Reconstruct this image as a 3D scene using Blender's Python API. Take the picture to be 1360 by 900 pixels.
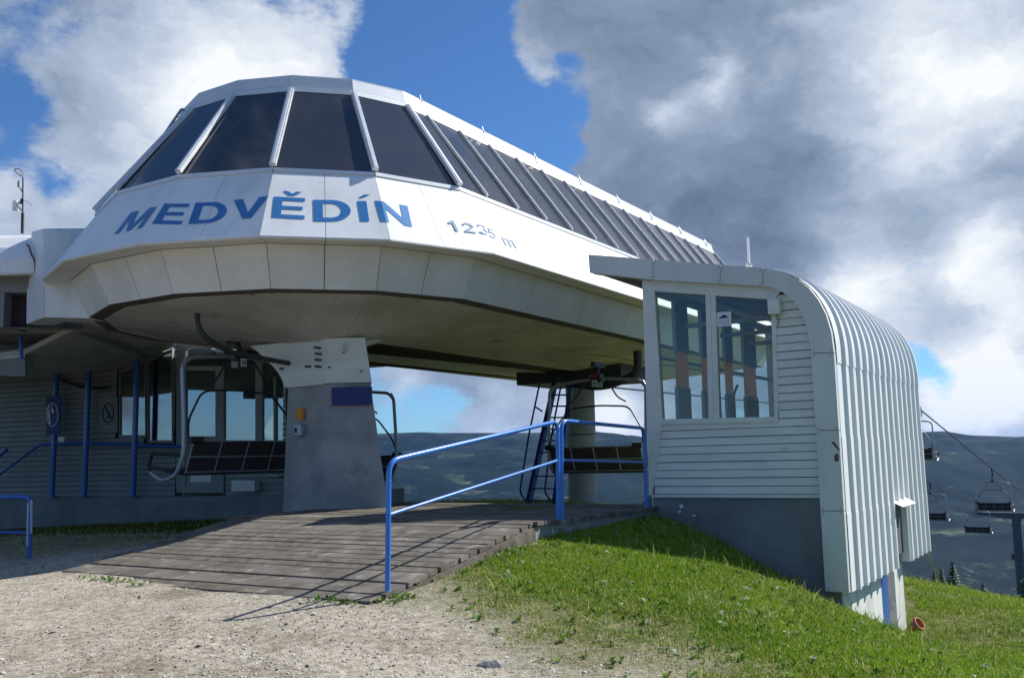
import bpy, math, random
import numpy as np
from mathutils import Vector, Matrix
random.seed(7); RNG = np.random.default_rng(11)
for o in list(bpy.data.objects): bpy.data.objects.remove(o)
S = bpy.context.scene
COL = S.collection

# ------------------------------------------------------------------ camera
F, PITCH, ROLL = 1269.53, 0.12649, -0.02101      # focal length in photo pixels, pitch, roll
cp, sp, cr, sr = math.cos(PITCH), math.sin(PITCH), math.cos(ROLL), math.sin(ROLL)
FW = Vector((0, cp, sp)); _r = Vector((1, 0, 0)); _u = Vector((0, -sp, cp))
RT = cr*_r + sr*_u; UP = -sr*_r + cr*_u
cam = bpy.data.cameras.new('camera'); camo = bpy.data.objects.new('camera', cam); COL.objects.link(camo)
cam.sensor_width = 36; cam.lens = 36*F/1360; cam.clip_start = 0.1; cam.clip_end = 40000
camo.matrix_world = Matrix(((RT.x, UP.x, -FW.x, 0), (RT.y, UP.y, -FW.y, 0), (RT.z, UP.z, -FW.z, 0), (0, 0, 0, 1)))
S.camera = camo
S.render.resolution_x = 1024; S.render.resolution_y = 677

# ------------------------------------------------------------------ sun and sky
SUN_AZ, SUN_EL = math.radians(65), math.radians(41.5)       # azimuth from +Y towards +X
sun = bpy.data.lights.new('sun', 'SUN'); suno = bpy.data.objects.new('sun', sun); COL.objects.link(suno)
sun.energy = 5.0; sun.angle = math.radians(0.5); sun.color = (1.0, 0.96, 0.9)
SD = Vector((math.sin(SUN_AZ)*math.cos(SUN_EL), math.cos(SUN_AZ)*math.cos(SUN_EL), math.sin(SUN_EL)))
suno.rotation_euler = SD.to_track_quat('Z', 'Y').to_euler()
S.view_settings.view_transform = 'Standard'; S.view_settings.look = 'None'
S.view_settings.exposure = 0.47; S.view_settings.gamma = 1.0

S.cycles.transparent_max_bounces = 32; S.cycles.max_bounces = 10; S.cycles.volume_bounces = 0
W = bpy.data.worlds.new('World'); S.world = W; W.use_nodes = True
nt = W.node_tree; nt.nodes.clear()
def N(t, kind, **kw):
    n = t.nodes.new(kind)
    for k, v in kw.items():
        if k == 'inp':
            for i, val in v.items(): n.inputs[i].default_value = val
        else: setattr(n, k, v)
    return n
def lk(t, a, b): t.links.new(a, b)
def px_dir(x, y):
    d = FW + (x-680)/F*RT - (y-450)/F*UP
    return d.normalized()
def build_sky():
    out = N(nt, 'ShaderNodeOutputWorld'); bg = N(nt, 'ShaderNodeBackground', inp={'Strength': 0.088})
    sky = N(nt, 'ShaderNodeTexSky', sky_type='NISHITA', sun_disc=False, sun_elevation=SUN_EL, sun_rotation=SUN_AZ)
    sky.altitude = 1235; sky.air_density = 1.0; sky.dust_density = 0.6; sky.ozone_density = 2.0
    tc = N(nt, 'ShaderNodeTexCoord')
    def vm(op, a, b=None):
        n = N(nt, 'ShaderNodeVectorMath', operation=op); lk(nt, a, n.inputs[0])
        if b is not None:
            if isinstance(b, tuple): n.inputs[1].default_value = b
            else: lk(nt, b, n.inputs[1])
        return n
    def m(op, a, b=None, c=None, clamp=False):
        n = N(nt, 'ShaderNodeMath', operation=op, use_clamp=clamp)
        for i, v in enumerate((a, b, c)):
            if v is None: continue
            if isinstance(v, (int, float)): n.inputs[i].default_value = v
            else: lk(nt, v, n.inputs[i])
        return n.outputs[0]
    D = tc.outputs['Generated']
    # wobble the direction so that cloud outlines are ragged
    def noise(scale, det, rough, off, src):
        mp = N(nt, 'ShaderNodeMapping'); mp.inputs['Scale'].default_value = (1, 1, 1.55); mp.inputs['Location'].default_value = off
        lk(nt, src, mp.inputs['Vector'])
        n = N(nt, 'ShaderNodeTexNoise', noise_dimensions='3D'); n.inputs['Scale'].default_value = scale
        n.inputs['Detail'].default_value = det; n.inputs['Roughness'].default_value = rough
        lk(nt, mp.outputs[0], n.inputs['Vector']); return n
    w = noise(9, 8, .62, (3, 1, 2), D)
    w0 = vm('SUBTRACT', w.outputs['Color'], (.5, .5, .5)); w1 = vm('SCALE', w0.outputs[0]); w1.inputs['Scale'].default_value = .10
    DW = vm('ADD', D, w1.outputs[0]).outputs[0]
    def blobs(lst):
        acc = None
        for (x, y, r, a) in lst:
            d = px_dir(x, y)
            dist = N(nt, 'ShaderNodeVectorMath', operation='DISTANCE'); lk(nt, DW, dist.inputs[0]); dist.inputs[1].default_value = d
            q = m('MULTIPLY', dist.outputs['Value'], F/r)
            q = m('MULTIPLY', q, q); q = m('MULTIPLY', q, -1.0); q = m('EXPONENT', q)
            acc = m('MULTIPLY', q, a) if acc is None else m('MULTIPLY_ADD', q, a, acc)
        return acc
    cover = blobs([(330, 110, 150, .38), (150, 140, 110, .22), (430, 40, 90, .15), (20, 290, 85, .22), (235, 250, 120, .18), (80, 250, 38, -.30), (90, 20, 80, -.10),
                   (20, 130, 50, -.25), (15, 215, 30, -.2), (590, 80, 125, -.60), (640, 210, 90, -.45), (750, 175, 75, -.42), (540, 190, 80, -.3), (755, 82, 22, -.20), (705, 110, 40, .36),
                   (1100, 190, 290, .55), (900, 260, 130, .30), (760, 10, 100, .32), (1250, 60, 150, .30), (1200, 352, 34, -.42), (1228, 482, 36, -.42), (1280, 450, 90, .25), (1130, 385, 70, .35), (1340, 545, 60, .10), (1250, 545, 30, -.1), (1190, 440, 30, -.2),
                   (560, 545, 60, -.06), (690, 505, 80, .16), (640, 566, 50, .30), (560, 497, 60, .18), (590, 535, 34, -.22), (760, 560, 60, .2), (800, 545, 60, .3), (100, 445, 90, .0)])
    n1 = noise(5.0, 10, .60, (0.3, 2.1, 0.7), D)
    dens = m('ADD', m('MULTIPLY_ADD', n1.outputs['Fac'], 1.35, -.175), cover)
    alpha = N(nt, 'ShaderNodeMapRange', interpolation_type='SMOOTHSTEP'); lk(nt, dens, alpha.inputs[0])
    alpha.inputs[1].default_value = .47; alpha.inputs[2].default_value = .67
    n2 = noise(5.0, 10, .55, (5.3, .1, 4.7), DW)
    lum = blobs([(330, 90, 150, .42), (430, 90, 50, .15), (250, 220, 130, .22), (150,150,90,.08), (70, 60, 120, -.10), (20, 280, 80, .18), (200, 270, 90, .05), (690, 90, 50, .30), (945, 100, 30, .38), (892, 142, 24, .32), (1290, 110, 130, .62),
                 (1200, 150, 80, .2), (900, 290, 160, -.24), (1180, 290, 140, -.12), (760, 15, 130, -.08), (1050, 20, 170, -.14), (1260, 425, 45, -.25), (1135, 392, 75, .62), (1300, 352, 60, .45), (1215, 330, 60, -.15),
                 (1290, 515, 80, .60), (1340, 470, 50, .25), (1240, 550, 60, .3), (650, 500, 90, -.12), (640, 556, 60, .55), (820, 560, 60, .5), (540, 530, 40, .3), (560, 500, 40, 0), (1020, 330, 80, -.05), (830, 110, 90, -.05), (1340, 250, 60, -.1)])
    l2 = m('MULTIPLY_ADD', n2.outputs['Fac'], 1.15, -.14)
    n3 = noise(17, 8, .6, (1.3, 7.1, 2.7), DW); l2 = m('ADD', l2, m('MULTIPLY_ADD', n3.outputs['Fac'], .42, -.21)); l3 = m('ADD', l2, lum, clamp=True)
    ramp = N(nt, 'ShaderNodeValToRGB'); lk(nt, l3, ramp.inputs[0]); el = ramp.color_ramp.elements
    K = 8.6
    el[0].position = 0; el[0].color = (.12*K, .165*K, .25*K, 1); el[1].position = 1.0; el[1].color = (.92*K, .95*K, .98*K, 1)
    e = el.new(.35); e.color = (.255*K, .325*K, .45*K, 1); e = el.new(.62); e.color = (.46*K, .54*K, .68*K, 1)
    # clear sky a little deeper blue than the model gives, as at altitude
    tint = N(nt, 'ShaderNodeMixRGB', blend_type='MULTIPLY'); tint.inputs[0].default_value = 1; tint.inputs[2].default_value = (.50, .79, 1.10, 1)
    lk(nt, sky.outputs[0], tint.inputs[1])
    mix = N(nt, 'ShaderNodeMixRGB'); lk(nt, alpha.outputs[0], mix.inputs[0]); lk(nt, tint.outputs[0], mix.inputs[1]); lk(nt, ramp.outputs[0], mix.inputs[2])
    lk(nt, mix.outputs[0], bg.inputs['Color']); lk(nt, bg.outputs[0], out.inputs[0])
    W.cycles.sampling_method = 'MANUAL'; W.cycles.sample_map_resolution = 1024
build_sky()

# ------------------------------------------------------------------ materials
def mat(name, col, rough=.6, metal=0., spec=.5, col2=None, nscale=3., amt=.5, det=6, bump=0., bscale=40., trans=0., stretch=(1, 1, 1), coat=0., lo=.35, hi=.7, attr=None, coords='Object', col3=None, n3=.8, t3=(.55, .7)):
    ma = bpy.data.materials.new(name); ma.use_nodes = True; t = ma.node_tree; b = t.nodes['Principled BSDF']
    b.inputs['Base Color'].default_value = (*col, 1); b.inputs['Roughness'].default_value = rough; b.inputs['Metallic'].default_value = metal
    b.inputs['Specular IOR Level'].default_value = spec; b.inputs['Transmission Weight'].default_value = trans; b.inputs['Coat Weight'].default_value = coat
    src = None
    if col2 is not None or bump or col3 is not None:
        if coords == 'World':
            g = N(t, 'ShaderNodeNewGeometry'); co = g.outputs['Position']
        else:
            co = N(t, 'ShaderNodeTexCoord').outputs[coords]
        mp = N(t, 'ShaderNodeMapping'); mp.inputs['Scale'].default_value = stretch; lk(t, co, mp.inputs['Vector'])
    def nz(sc, d, r=.55):
        n = N(t, 'ShaderNodeTexNoise'); n.inputs['Scale'].default_value = sc; n.inputs['Detail'].default_value = d; n.inputs['Roughness'].default_value = r
        lk(t, mp.outputs[0], n.inputs['Vector']); return n.outputs['Fac']
    if col2 is not None:
        r = N(t, 'ShaderNodeMapRange', interpolation_type='SMOOTHSTEP'); r.inputs[1].default_value = lo; r.inputs[2].default_value = hi; r.inputs[4].default_value = amt
        lk(t, nz(nscale, det, .62), r.inputs[0])
        mx = N(t, 'ShaderNodeMixRGB'); mx.inputs[1].default_value = (*col, 1); mx.inputs[2].default_value = (*col2, 1); lk(t, r.outputs[0], mx.inputs[0]); src = mx.outputs[0]
    if col3 is not None:
        r = N(t, 'ShaderNodeMapRange', interpolation_type='SMOOTHSTEP'); r.inputs[1].default_value = t3[0]; r.inputs[2].default_value = t3[1]
        lk(t, nz(n3, 8, .65), r.inputs[0])
        mx = N(t, 'ShaderNodeMixRGB'); mx.inputs[2].default_value = (*col3, 1); lk(t, r.outputs[0], mx.inputs[0])
        if src: lk(t, src, mx.inputs[1])
        else: mx.inputs[1].default_value = (*col, 1)
        src = mx.outputs[0]
    if attr:
        a = N(t, 'ShaderNodeAttribute', attribute_name=attr)
        if src is None: src = a.outputs['Color']
        else:
            mx = N(t, 'ShaderNodeMixRGB', blend_type='MULTIPLY'); mx.inputs[0].default_value = 1; lk(t, src, mx.inputs[1]); lk(t, a.outputs['Color'], mx.inputs[2]); src = mx.outputs[0]
    if src: lk(t, src, b.inputs['Base Color'])
    if bump:
        bp = N(t, 'ShaderNodeBump'); bp.inputs['Strength'].default_value = bump; bp.inputs['Distance'].default_value = .02
        lk(t, nz(bscale, 6), bp.inputs['Height']); lk(t, bp.outputs[0], b.inputs['Normal'])
    return ma
M = {}
M['white'] = mat('white_painted_panel', (.82, .83, .83), .38, col2=(.60, .62, .60), nscale=.9, amt=.6, lo=.40, hi=.75, det=8, stretch=(1.6, 1.6, .28), bump=.03, bscale=1.2, coords='World', col3=(.56, .56, .52), n3=3.1, t3=(.60, .80))
M['beige'] = mat('soffit_panel', (.78, .77, .72), .5, col2=(.62, .60, .53), nscale=1.1, amt=.7, det=7, coords='World')
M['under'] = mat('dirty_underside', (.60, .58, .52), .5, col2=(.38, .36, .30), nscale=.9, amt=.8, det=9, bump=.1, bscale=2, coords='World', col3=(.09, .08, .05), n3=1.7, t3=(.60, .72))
M['dark'] = mat('dark_gap', (.03, .03, .028), .8, col2=(.012, .012, .012), nscale=4)
M['tint'] = mat('tinted_glass', (.035, .038, .045), .03, spec=1.0, col2=(.05, .05, .052), nscale=1.3, amt=.8, coords='World')
M['poly'] = mat('grey_polycarbonate', (.028, .031, .036), .16, spec=.5, col2=(.055, .058, .064), nscale=2.2, amt=.8, coords='World')
M['alu'] = mat('aluminium_frame', (.74, .76, .78), .35, metal=.3, col2=(.58, .6, .62), nscale=6, amt=.5)
M['aluw'] = mat('pale_metal_trim', (.74, .76, .77), .35, metal=.25, col2=(.6, .62, .62), nscale=3, amt=.5)
M['letter'] = mat('blue_lettering', (.03, .17, .43), .4, col2=(.05, .21, .46), nscale=3, amt=.6, coords='World')
M['numeral'] = mat('faded_blue_lettering', (.09, .20, .34), .45, col2=(.16, .27, .40), nscale=6, amt=.7, coords='World')
M['siding'] = mat('siding_plank_paint', (.74, .75, .69), .55, col2=(.60, .61, .54), nscale=2.2, amt=.7, stretch=(.6, .6, 2), bump=.06, bscale=8, coords='World', col3=(.42, .42, .36), n3=4.2, t3=(.60, .78))
M['siding_shade'] = mat('siding_shade_in_colour', (.25, .26, .25), .6, col2=(.18, .19, .18), nscale=1.6, amt=.6, coords='World')  # pale siding and frames darkened; the building's shade is put into the colour
M['fascia'] = mat('grey_fascia_metal', (.66, .68, .65), .45, col2=(.55, .57, .54), nscale=1.5, amt=.8, coords='World', bump=.02, bscale=2, stretch=(1, 1, .5), col3=(.38, .39, .36), n3=3.3, t3=(.62, .80))
M['frame'] = mat('window_frame_paint', (.70, .71, .66), .45, col2=(.58, .59, .53), nscale=4, amt=.6, coords='World')
M['corr'] = mat('corrugated_white_metal', (.84, .86, .85), .36, metal=.0, col2=(.70, .73, .72), nscale=1.6, amt=.6, stretch=(1, 1, .25), coords='World')
M['conc_d'] = mat('dark_painted_concrete', (.22, .235, .245), .85, col2=(.13, .14, .145), nscale=1.2, amt=.8, det=9, bump=.25, bscale=9, coords='World', col3=(.33, .36, .38), n3=3.2, t3=(.66, .72))
M['conc_p'] = mat('pillar_concrete_paint', (.36, .362, .355), .8, col2=(.23, .235, .235), nscale=1.7, amt=.95, det=9, bump=.2, bscale=12, coords='World', col3=(.17, .18, .185), n3=1.9, t3=(.60, .72))
M['conc_w'] = mat('whitewashed_concrete', (.70, .71, .67), .8, col2=(.46, .46, .40), nscale=1.8, amt=.8, det=9, stretch=(2, 2, .5), bump=.25, bscale=12, coords='World')
M['conc'] = mat('bare_concrete', (.27, .27, .25), .9, col2=(.17, .17, .15), nscale=1.6, amt=.8, det=9, bump=.3, bscale=14, coords='World')
M['blue'] = mat('blue_gloss_paint', (.02, .12, .46), .3, col2=(.03, .08, .30), nscale=7, amt=.6, coat=.3)
M['bluel'] = mat('light_blue_rail_paint', (.035, .19, .62), .28, col2=(.03, .13, .46), nscale=9, amt=.6, coat=.35)
M['navy'] = mat('navy_paint', (.012, .02, .16), .5, col2=(.02, .03, .12), nscale=4, amt=.5)
M['wood'] = mat('weathered_deck_board', (.19, .172, .15), .9, spec=.15, col2=(.10, .086, .07), nscale=5, amt=.9, det=10, stretch=(.5, .5, .5), bump=.35, bscale=18, coords='World', col3=(.30, .275, .235), n3=9, t3=(.55, .68), attr=None)
M['wood2'] = mat('weathered_deck_board_dark', (.18, .16, .13), .9, spec=.15, col2=(.08, .07, .055), nscale=6, amt=.9, det=10, bump=.35, bscale=18, coords='World', col3=(.24, .22, .19), n3=8, t3=(.58, .7))
M['steel_d'] = mat('dark_steel', (.055, .06, .065), .45, metal=.4, col2=(.03, .03, .03), nscale=8, amt=.5)
M['steel_t'] = mat('dark_painted_tower_steel', (.12, .135, .15), .6, metal=.1, col2=(.08, .09, .10), nscale=3, amt=.6)
M['rim'] = mat('dark_rim_flashing', (.12, .112, .09), .8, col2=(.05, .047, .038), nscale=2.5, amt=.9, coords='World')  # dark brown all over, mottled at random
M['galv'] = mat('galvanised_tube', (.40, .43, .46), .42, metal=.5, col2=(.28, .30, .33), nscale=7, amt=.6)
M['rubber'] = mat('black_seat_pad', (.022, .021, .022), .6, col2=(.04, .035, .035), nscale=6, amt=.6)
M['seatb'] = mat('dark_brown_slats', (.055, .04, .04), .55, col2=(.03, .024, .024), nscale=5, amt=.6)
M['red'] = mat('red_plastic', (.40, .04, .03), .4)
M['orange'] = mat('orange_board', (.72, .27, .03), .6, col2=(.58, .20, .02), nscale=6, amt=.6)
M['gravelly'] = mat('pale_stone', (.34, .33, .30), .9, col2=(.20, .20, .18), nscale=20, amt=.8, bump=.5, bscale=60)
M['orange_t'] = mat('orange_translucent_board', (1.0, .50, .03), .7)
_t = M['orange_t'].node_tree; _tl = N(_t, 'ShaderNodeBsdfTranslucent'); _tl.inputs[0].default_value = (1.0, .62, .07, 1); _m = N(_t, 'ShaderNodeMixShader'); _m.inputs[0].default_value = .6
lk(_t, _t.nodes['Principled BSDF'].outputs[0], _m.inputs[1]); lk(_t, _tl.outputs[0], _m.inputs[2]); lk(_t, _m.outputs[0], _t.nodes['Material Output'].inputs[0])
M['sign'] = mat('white_sign', (.72, .75, .76), .5, col2=(.6, .63, .65), nscale=10, amt=.4)
M['ink'] = mat('black_print', (.02, .022, .028), .6)
M['inkblue'] = mat('navy_print', (.02, .03, .15), .6)
M['inkgrey'] = mat('grey_print', (.35, .37, .4), .6)
M['cyl'] = mat('round_column_concrete', (.33, .34, .33), .8, col2=(.24, .25, .24), nscale=2, amt=.7, det=8, bump=.15, bscale=14, coords='World')
M['terra'] = mat('terracotta', (.42, .13, .07), .7, col2=(.30, .09, .05), nscale=8, amt=.6)
M['int'] = mat('cabin_interior', (.10, .11, .11), .8, col2=(.07, .075, .075), nscale=3)
M['interior_post'] = mat('interior_post_paint', (.30, .32, .31), .6, col2=(.22, .23, .23), nscale=5)
M['bark'] = mat('fir_bark', (.07, .05, .035), .9, col2=(.04, .03, .02), nscale=12)
M['fir'] = mat('fir_needles', (.028, .05, .018), .8, attr='tone', col2=(.05, .085, .025), nscale=1.5, amt=.9)
def clearglass(name, a=.12, col=(.75, .85, .83)):
    ma = bpy.data.materials.new(name); ma.use_nodes = True; t = ma.node_tree; t.nodes.clear()
    out = N(t, 'ShaderNodeOutputMaterial'); tr = N(t, 'ShaderNodeBsdfTransparent'); gl = N(t, 'ShaderNodeBsdfGlossy'); mx = N(t, 'ShaderNodeMixShader')
    tr.inputs[0].default_value = (*col, 1); gl.inputs['Roughness'].default_value = .02
    fr0 = N(t, 'ShaderNodeLayerWeight'); fr0.inputs['Blend'].default_value = .5; fr = N(t, 'ShaderNodeMath', operation='POWER'); lk(t, fr0.outputs['Facing'], fr.inputs[0]); fr.inputs[1].default_value = 4.0
    ad = N(t, 'ShaderNodeMath', operation='MULTIPLY_ADD'); ad.inputs[1].default_value = .55; ad.inputs[2].default_value = a; lk(t, fr.outputs[0], ad.inputs[0])
    ns = N(t, 'ShaderNodeTexNoise'); ns.inputs['Scale'].default_value = 2.0; bp = N(t, 'ShaderNodeBump'); bp.inputs['Strength'].default_value = .02
    lk(t, ns.outputs[0], bp.inputs['Height']); lk(t, bp.outputs[0], gl.inputs['Normal'])
    lk(t, ad.outputs[0], mx.inputs[0]); lk(t, tr.outputs[0], mx.inputs[1]); lk(t, gl.outputs[0], mx.inputs[2]); lk(t, mx.outputs[0], out.inputs[0])
    return ma
M['glass'] = clearglass('cabin_glass', .045, (.88, .93, .91))
M['glass2'] = clearglass('operator_window_glass', .24, (.70, .75, .76))

# ------------------------------------------------------------------ mesh helpers
LOC = {}
def base_of(parent):
    p = parent
    while p.parent: p = p.parent
    return Vector(LOC.get(p.name, (0, 0, 0)))
def thing(name, label, cat, loc=(0, 0, 0), group=None):
    o = bpy.data.objects.new(name, None); COL.objects.link(o); o.empty_display_size = .2
    o.location = loc; LOC[o.name] = Vector(loc); o['label'] = label; o['category'] = cat
    if group: o['group'] = group
    return o
def tag(o, label, cat, group=None):
    o['label'] = label; o['category'] = cat
    if group: o['group'] = group
    return o
class MB:
    def __init__(s): s.v = []; s.f = []
    def add(s, vs, fs):
        n = len(s.v); s.v += [tuple(v) for v in vs]; s.f += [tuple(i+n for i in f) for f in fs]; return s
    def prism(s, pts, off):                       # closed prism from a polygon and an offset vector
        pts = [Vector(p) for p in pts]; off = Vector(off); n = len(pts)
        vs = pts + [p+off for p in pts]
        return s.add(vs, [tuple(range(n))[::-1], tuple(range(n, 2*n))] + [(i, (i+1) % n, (i+1) % n+n, i+n) for i in range(n)])
    def box(s, c, h, ax=None):
        c = Vector(c); X, Y, Z = ax or (Vector((1, 0, 0)), Vector((0, 1, 0)), Vector((0, 0, 1)))
        p = [c + X*(a*h[0]) + Y*(b*h[1]) - Z*h[2] for a, b in ((-1, -1), (1, -1), (1, 1), (-1, 1))]
        return s.prism(p, Z*(2*h[2]))
    def tube(s, pts, r, n=10, cap=True, r2=None):
        pts = [Vector(p) for p in pts]; rings = []
        t0 = (pts[1]-pts[0]).normalized(); a = t0.orthogonal().normalized(); b = t0.cross(a)
        for i, p in enumerate(pts):
            t = (pts[min(i+1, len(pts)-1)]-pts[max(i-1, 0)]).normalized()
            a = (a - t*a.dot(t)).normalized(); b = t.cross(a)
            rr = r if r2 is None else r + (r2-r)*i/(len(pts)-1)
            rings.append([p + (a*math.cos(2*math.pi*k/n)+b*math.sin(2*math.pi*k/n))*rr for k in range(n)])
        vs = [v for R_ in rings for v in R_]; fs = []
        for i in range(len(pts)-1):
            for k in range(n):
                fs.append((i*n+k, i*n+(k+1) % n, (i+1)*n+(k+1) % n, (i+1)*n+k))
        if cap: fs += [tuple(range(n))[::-1], tuple(range((len(pts)-1)*n, len(pts)*n))]
        return s.add(vs, fs)
    def build(s, name, m, parent=None, smooth=False, bevel=0.):
        me = bpy.data.meshes.new(name); off = base_of(parent) if parent else Vector((0, 0, 0))
        me.from_pydata([(v[0]-off.x, v[1]-off.y, v[2]-off.z) for v in s.v], [], s.f)
        import bmesh
        bm = bmesh.new(); bm.from_mesh(me); bmesh.ops.recalc_face_normals(bm, faces=bm.faces); bm.to_mesh(me); bm.free()
        me.materials.append(M[m] if isinstance(m, str) else m)
        if smooth:
            me.polygons.foreach_set('use_smooth', [True]*len(me.polygons))
            try: me.set_sharp_from_angle(angle=math.radians(40))
            except Exception: pass
        o = bpy.data.objects.new(name, me); COL.objects.link(o)
        if parent: o.parent = parent
        else: pass
        if bevel:
            mo = o.modifiers.new('bevel', 'BEVEL'); mo.width = bevel; mo.segments = 2; mo.limit_method = 'ANGLE'
        return o
def top(mb, name, m, label, cat, group=None, origin=None, **kw):
    """a thing that is one mesh; origin = its base point"""
    if origin is not None: mb.v = [(v[0]-origin[0], v[1]-origin[1], v[2]-origin[2]) for v in mb.v]
    o = mb.build(name, m, None, **kw)
    if origin is not None: o.location = origin
    return tag(o, label, cat, group)
def bend(pts, rad, n=5):                          # rounds the corners of a polyline
    pts = [Vector(p) for p in pts]; out = [pts[0]]
    for i in range(1, len(pts)-1):
        a, b, c = pts[i-1], pts[i], pts[i+1]; d1 = (a-b).normalized(); d2 = (c-b).normalized()
        r = min(rad, (a-b).length*.49, (c-b).length*.49); p, q = b+d1*r, b+d2*r
        for k in range(n+1):
            t = k/n; out.append(p*(1-t)**2 + b*2*t*(1-t) + q*t*t)
    out.append(pts[-1]); return out
def copy_tree(o, parent=None):
    c = o.copy(); COL.objects.link(c); c.parent = parent
    for ch in [x for x in bpy.data.objects if x.parent == o]: copy_tree(ch, c)
    return c
def panel(q, thick=.03, gap=.006, name='panel', m='white', parent=None, outward=None):
    """a sheet-metal panel: quad shrunk by the joint width, given thickness backwards"""
    q = [Vector(p) for p in q]; c = sum(q, Vector())/4
    n = (q[1]-q[0]).cross(q[3]-q[0]).normalized()
    if outward is not None and n.dot(Vector(outward)) < 0: n = -n
    ql = []
    for i in range(4):
        a = (q[(i+1) % 4]-q[i]).normalized(); b = (q[i-1]-q[i]).normalized(); ql.append(q[i]+(a+b)*gap)
    return MB().prism(ql, -n*thick).build(name, m, parent)

# station axes: A runs along the station away from the camera, T to its right
PHI = 0.56101; A = Vector((math.sin(PHI), math.cos(PHI), 0)); T = Vector((math.cos(PHI), -math.sin(PHI), 0)); ZV = Vector((0, 0, 1))
C0 = Vector((-3.4318, 16.7623, 0))
def ray(x, y): return FW + (x-680)/F*RT - (y-450)/F*UP
def onp(x, y, P, n):
    d = ray(x, y); return d*(Vector(P).dot(n)/d.dot(n))
def onz(x, y, z): d = ray(x, y); return d*(z/d.z)
def at(x, y, Y): d = ray(x, y); return d*(Y/d.y)

# ------------------------------------------------------------------ terrain
# scale of the right-hand group (cabin, rails, deck edge)
KS = 1.06
P3 = Vector((1.707*KS, 12.6*KS, 0)); B0 = Vector((1.7907*KS, 12.75*KS, 0)); DZ = -.68
CN = Vector((-1.26, 8.45, 0))                  # near right corner of the ramp
def AT(a, t, z=0, o=None): return (o if o is not None else C0) + A*a + T*t + ZV*z
ctrl = [(0, 1, -1.62), (-4, 3, -1.6), (4, 3, -1.75), (0, 4.5, -1.55), (-3, 6, -1.42), (0, 7, -1.42), (2, 7, -1.5), (4, 7, -1.85), (6.5, 8, -2.3), (9, 8, -2.75), (-6, 7, -1.40), (-9, 8, -1.45), (-12, 6, -1.5), (12, 5, -2.9), (8, 3, -2.2), (-8, 0, -1.7),(8,-4,-2.4),(0,-6,-1.9),(-9,-6,-2),
        (-1.3, 8.3, -1.21), (-1.0, 8.75, -1.15), (-3.2, 9.5, -1.2), (-5.4, 10.7, -1.17), (-7, 12, -1.25), (-9, 12.5, -1.3), (-.2, 9.9, -.98), (.4, 10.9, -.86), (.9, 11.9, -.83), (1.75, 13.3, -.80), (2.1, 13.2, -.86),
        (2.6, 12.8, -1.12), (3.0, 12.7, -1.33), (3.5, 12.35, -1.64), (4.0, 12.0, -1.92), (4.6, 12.5, -2.2), (5.3, 13.7, -2.62), (5.9, 14.7, -2.86), (6.3, 15.4, -2.86), (6.8, 16.2, -2.7), (1.5, 9.5, -1.2), (3, 9.5, -1.62), (3.2, 11.2, -1.55), (2.0, 11.5, -1.10), (5, 10.5, -2.25), (4.2, 11.3, -2.0), (7.5, 12, -2.75), (7, 14.5, -2.95),
        (9, 16, -2.75), (9.2, 22, -2.92), (11.0, 20.5, -3.22), (12, 16, -3.2), (13, 12, -3.3), (8.5, 19, -2.72), (16, 20, -4.2), (7.5, 24, -2.7), (10.5, 26, -3.6),
        (3.3, 16.5, -1.6), (4.5, 20, -1.8), (2, 17, -1.1), (1.0, 19.5, -1.02), (1.75, 25, -1.14), (4, 27, -1.6), (-3, 17, -1.05), (-2.5, 22, -1.0), (-5.5, 14, -1.1), (-8, 17, -1.1), (-8, 20, -1.15), (-11, 19, -1.2), (-13, 15, -1.3), (-6, 25, -1.2), (-12, 26, -1.5), (-18, 18, -1.6), (0, 28, -1.35), (6, 31, -3.0), (-6, 32, -2.2)]
cx = np.array([c[:2] for c in ctrl], float); cz = np.array([c[2] for c in ctrl], float)
def _U(r2): return np.where(r2 > 1e-9, .5*r2*np.log(r2+1e-12), 0)
_d2 = ((cx[:, None]-cx[None])**2).sum(-1); _n = len(cx)
_Kt = np.zeros((_n+3, _n+3)); _Kt[:_n, :_n] = _U(_d2) + np.eye(_n)*.03; _Kt[:_n, _n] = 1; _Kt[:_n, _n+1:] = cx; _Kt[_n, :_n] = 1; _Kt[_n+1:, :_n] = cx.T
_w = np.linalg.solve(_Kt, np.concatenate([cz, np.zeros(3)]))
def tps(x, y):
    x = np.asarray(x, float); y = np.asarray(y, float); sh = x.shape; x = x.ravel(); y = y.ravel(); out = np.empty(len(x))
    for i in range(0, len(x), 60000):
        a, b = x[i:i+60000], y[i:i+60000]
        d = (a[:, None]-cx[:, 0])**2 + (b[:, None]-cx[:, 1])**2
        out[i:i+60000] = _U(d)@_w[:_n] + _w[_n] + _w[_n+1]*a + _w[_n+2]*b
    return out.reshape(sh)
_perm = RNG.permutation(512)
def vnoise(x, y, s, seed=0):                     # smooth value noise
    x = np.asarray(x)/s + seed*17.3; y = np.asarray(y)/s + seed*9.1
    xi = np.floor(x).astype(int); yi = np.floor(y).astype(int); fx = x-xi; fy = y-yi
    fx = fx*fx*(3-2*fx); fy = fy*fy*(3-2*fy)
    h = lambda a, b: _perm[(_perm[a % 512] + b) % 512]/511.
    return (h(xi, yi)*(1-fx)+h(xi+1, yi)*fx)*(1-fy) + (h(xi, yi+1)*(1-fx)+h(xi+1, yi+1)*fx)*fy
def fbm(x, y, s, o=4, seed=0):
    v = 0; a = .5
    for k in range(o): v = v + a*(vnoise(x, y, s, seed+k)-.5); s /= 2.03; a *= .52
    return v
def ss(e0, e1, x): t = np.clip((x-e0)/(e1-e0), 0, 1); return t*t*(3-2*t)
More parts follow.
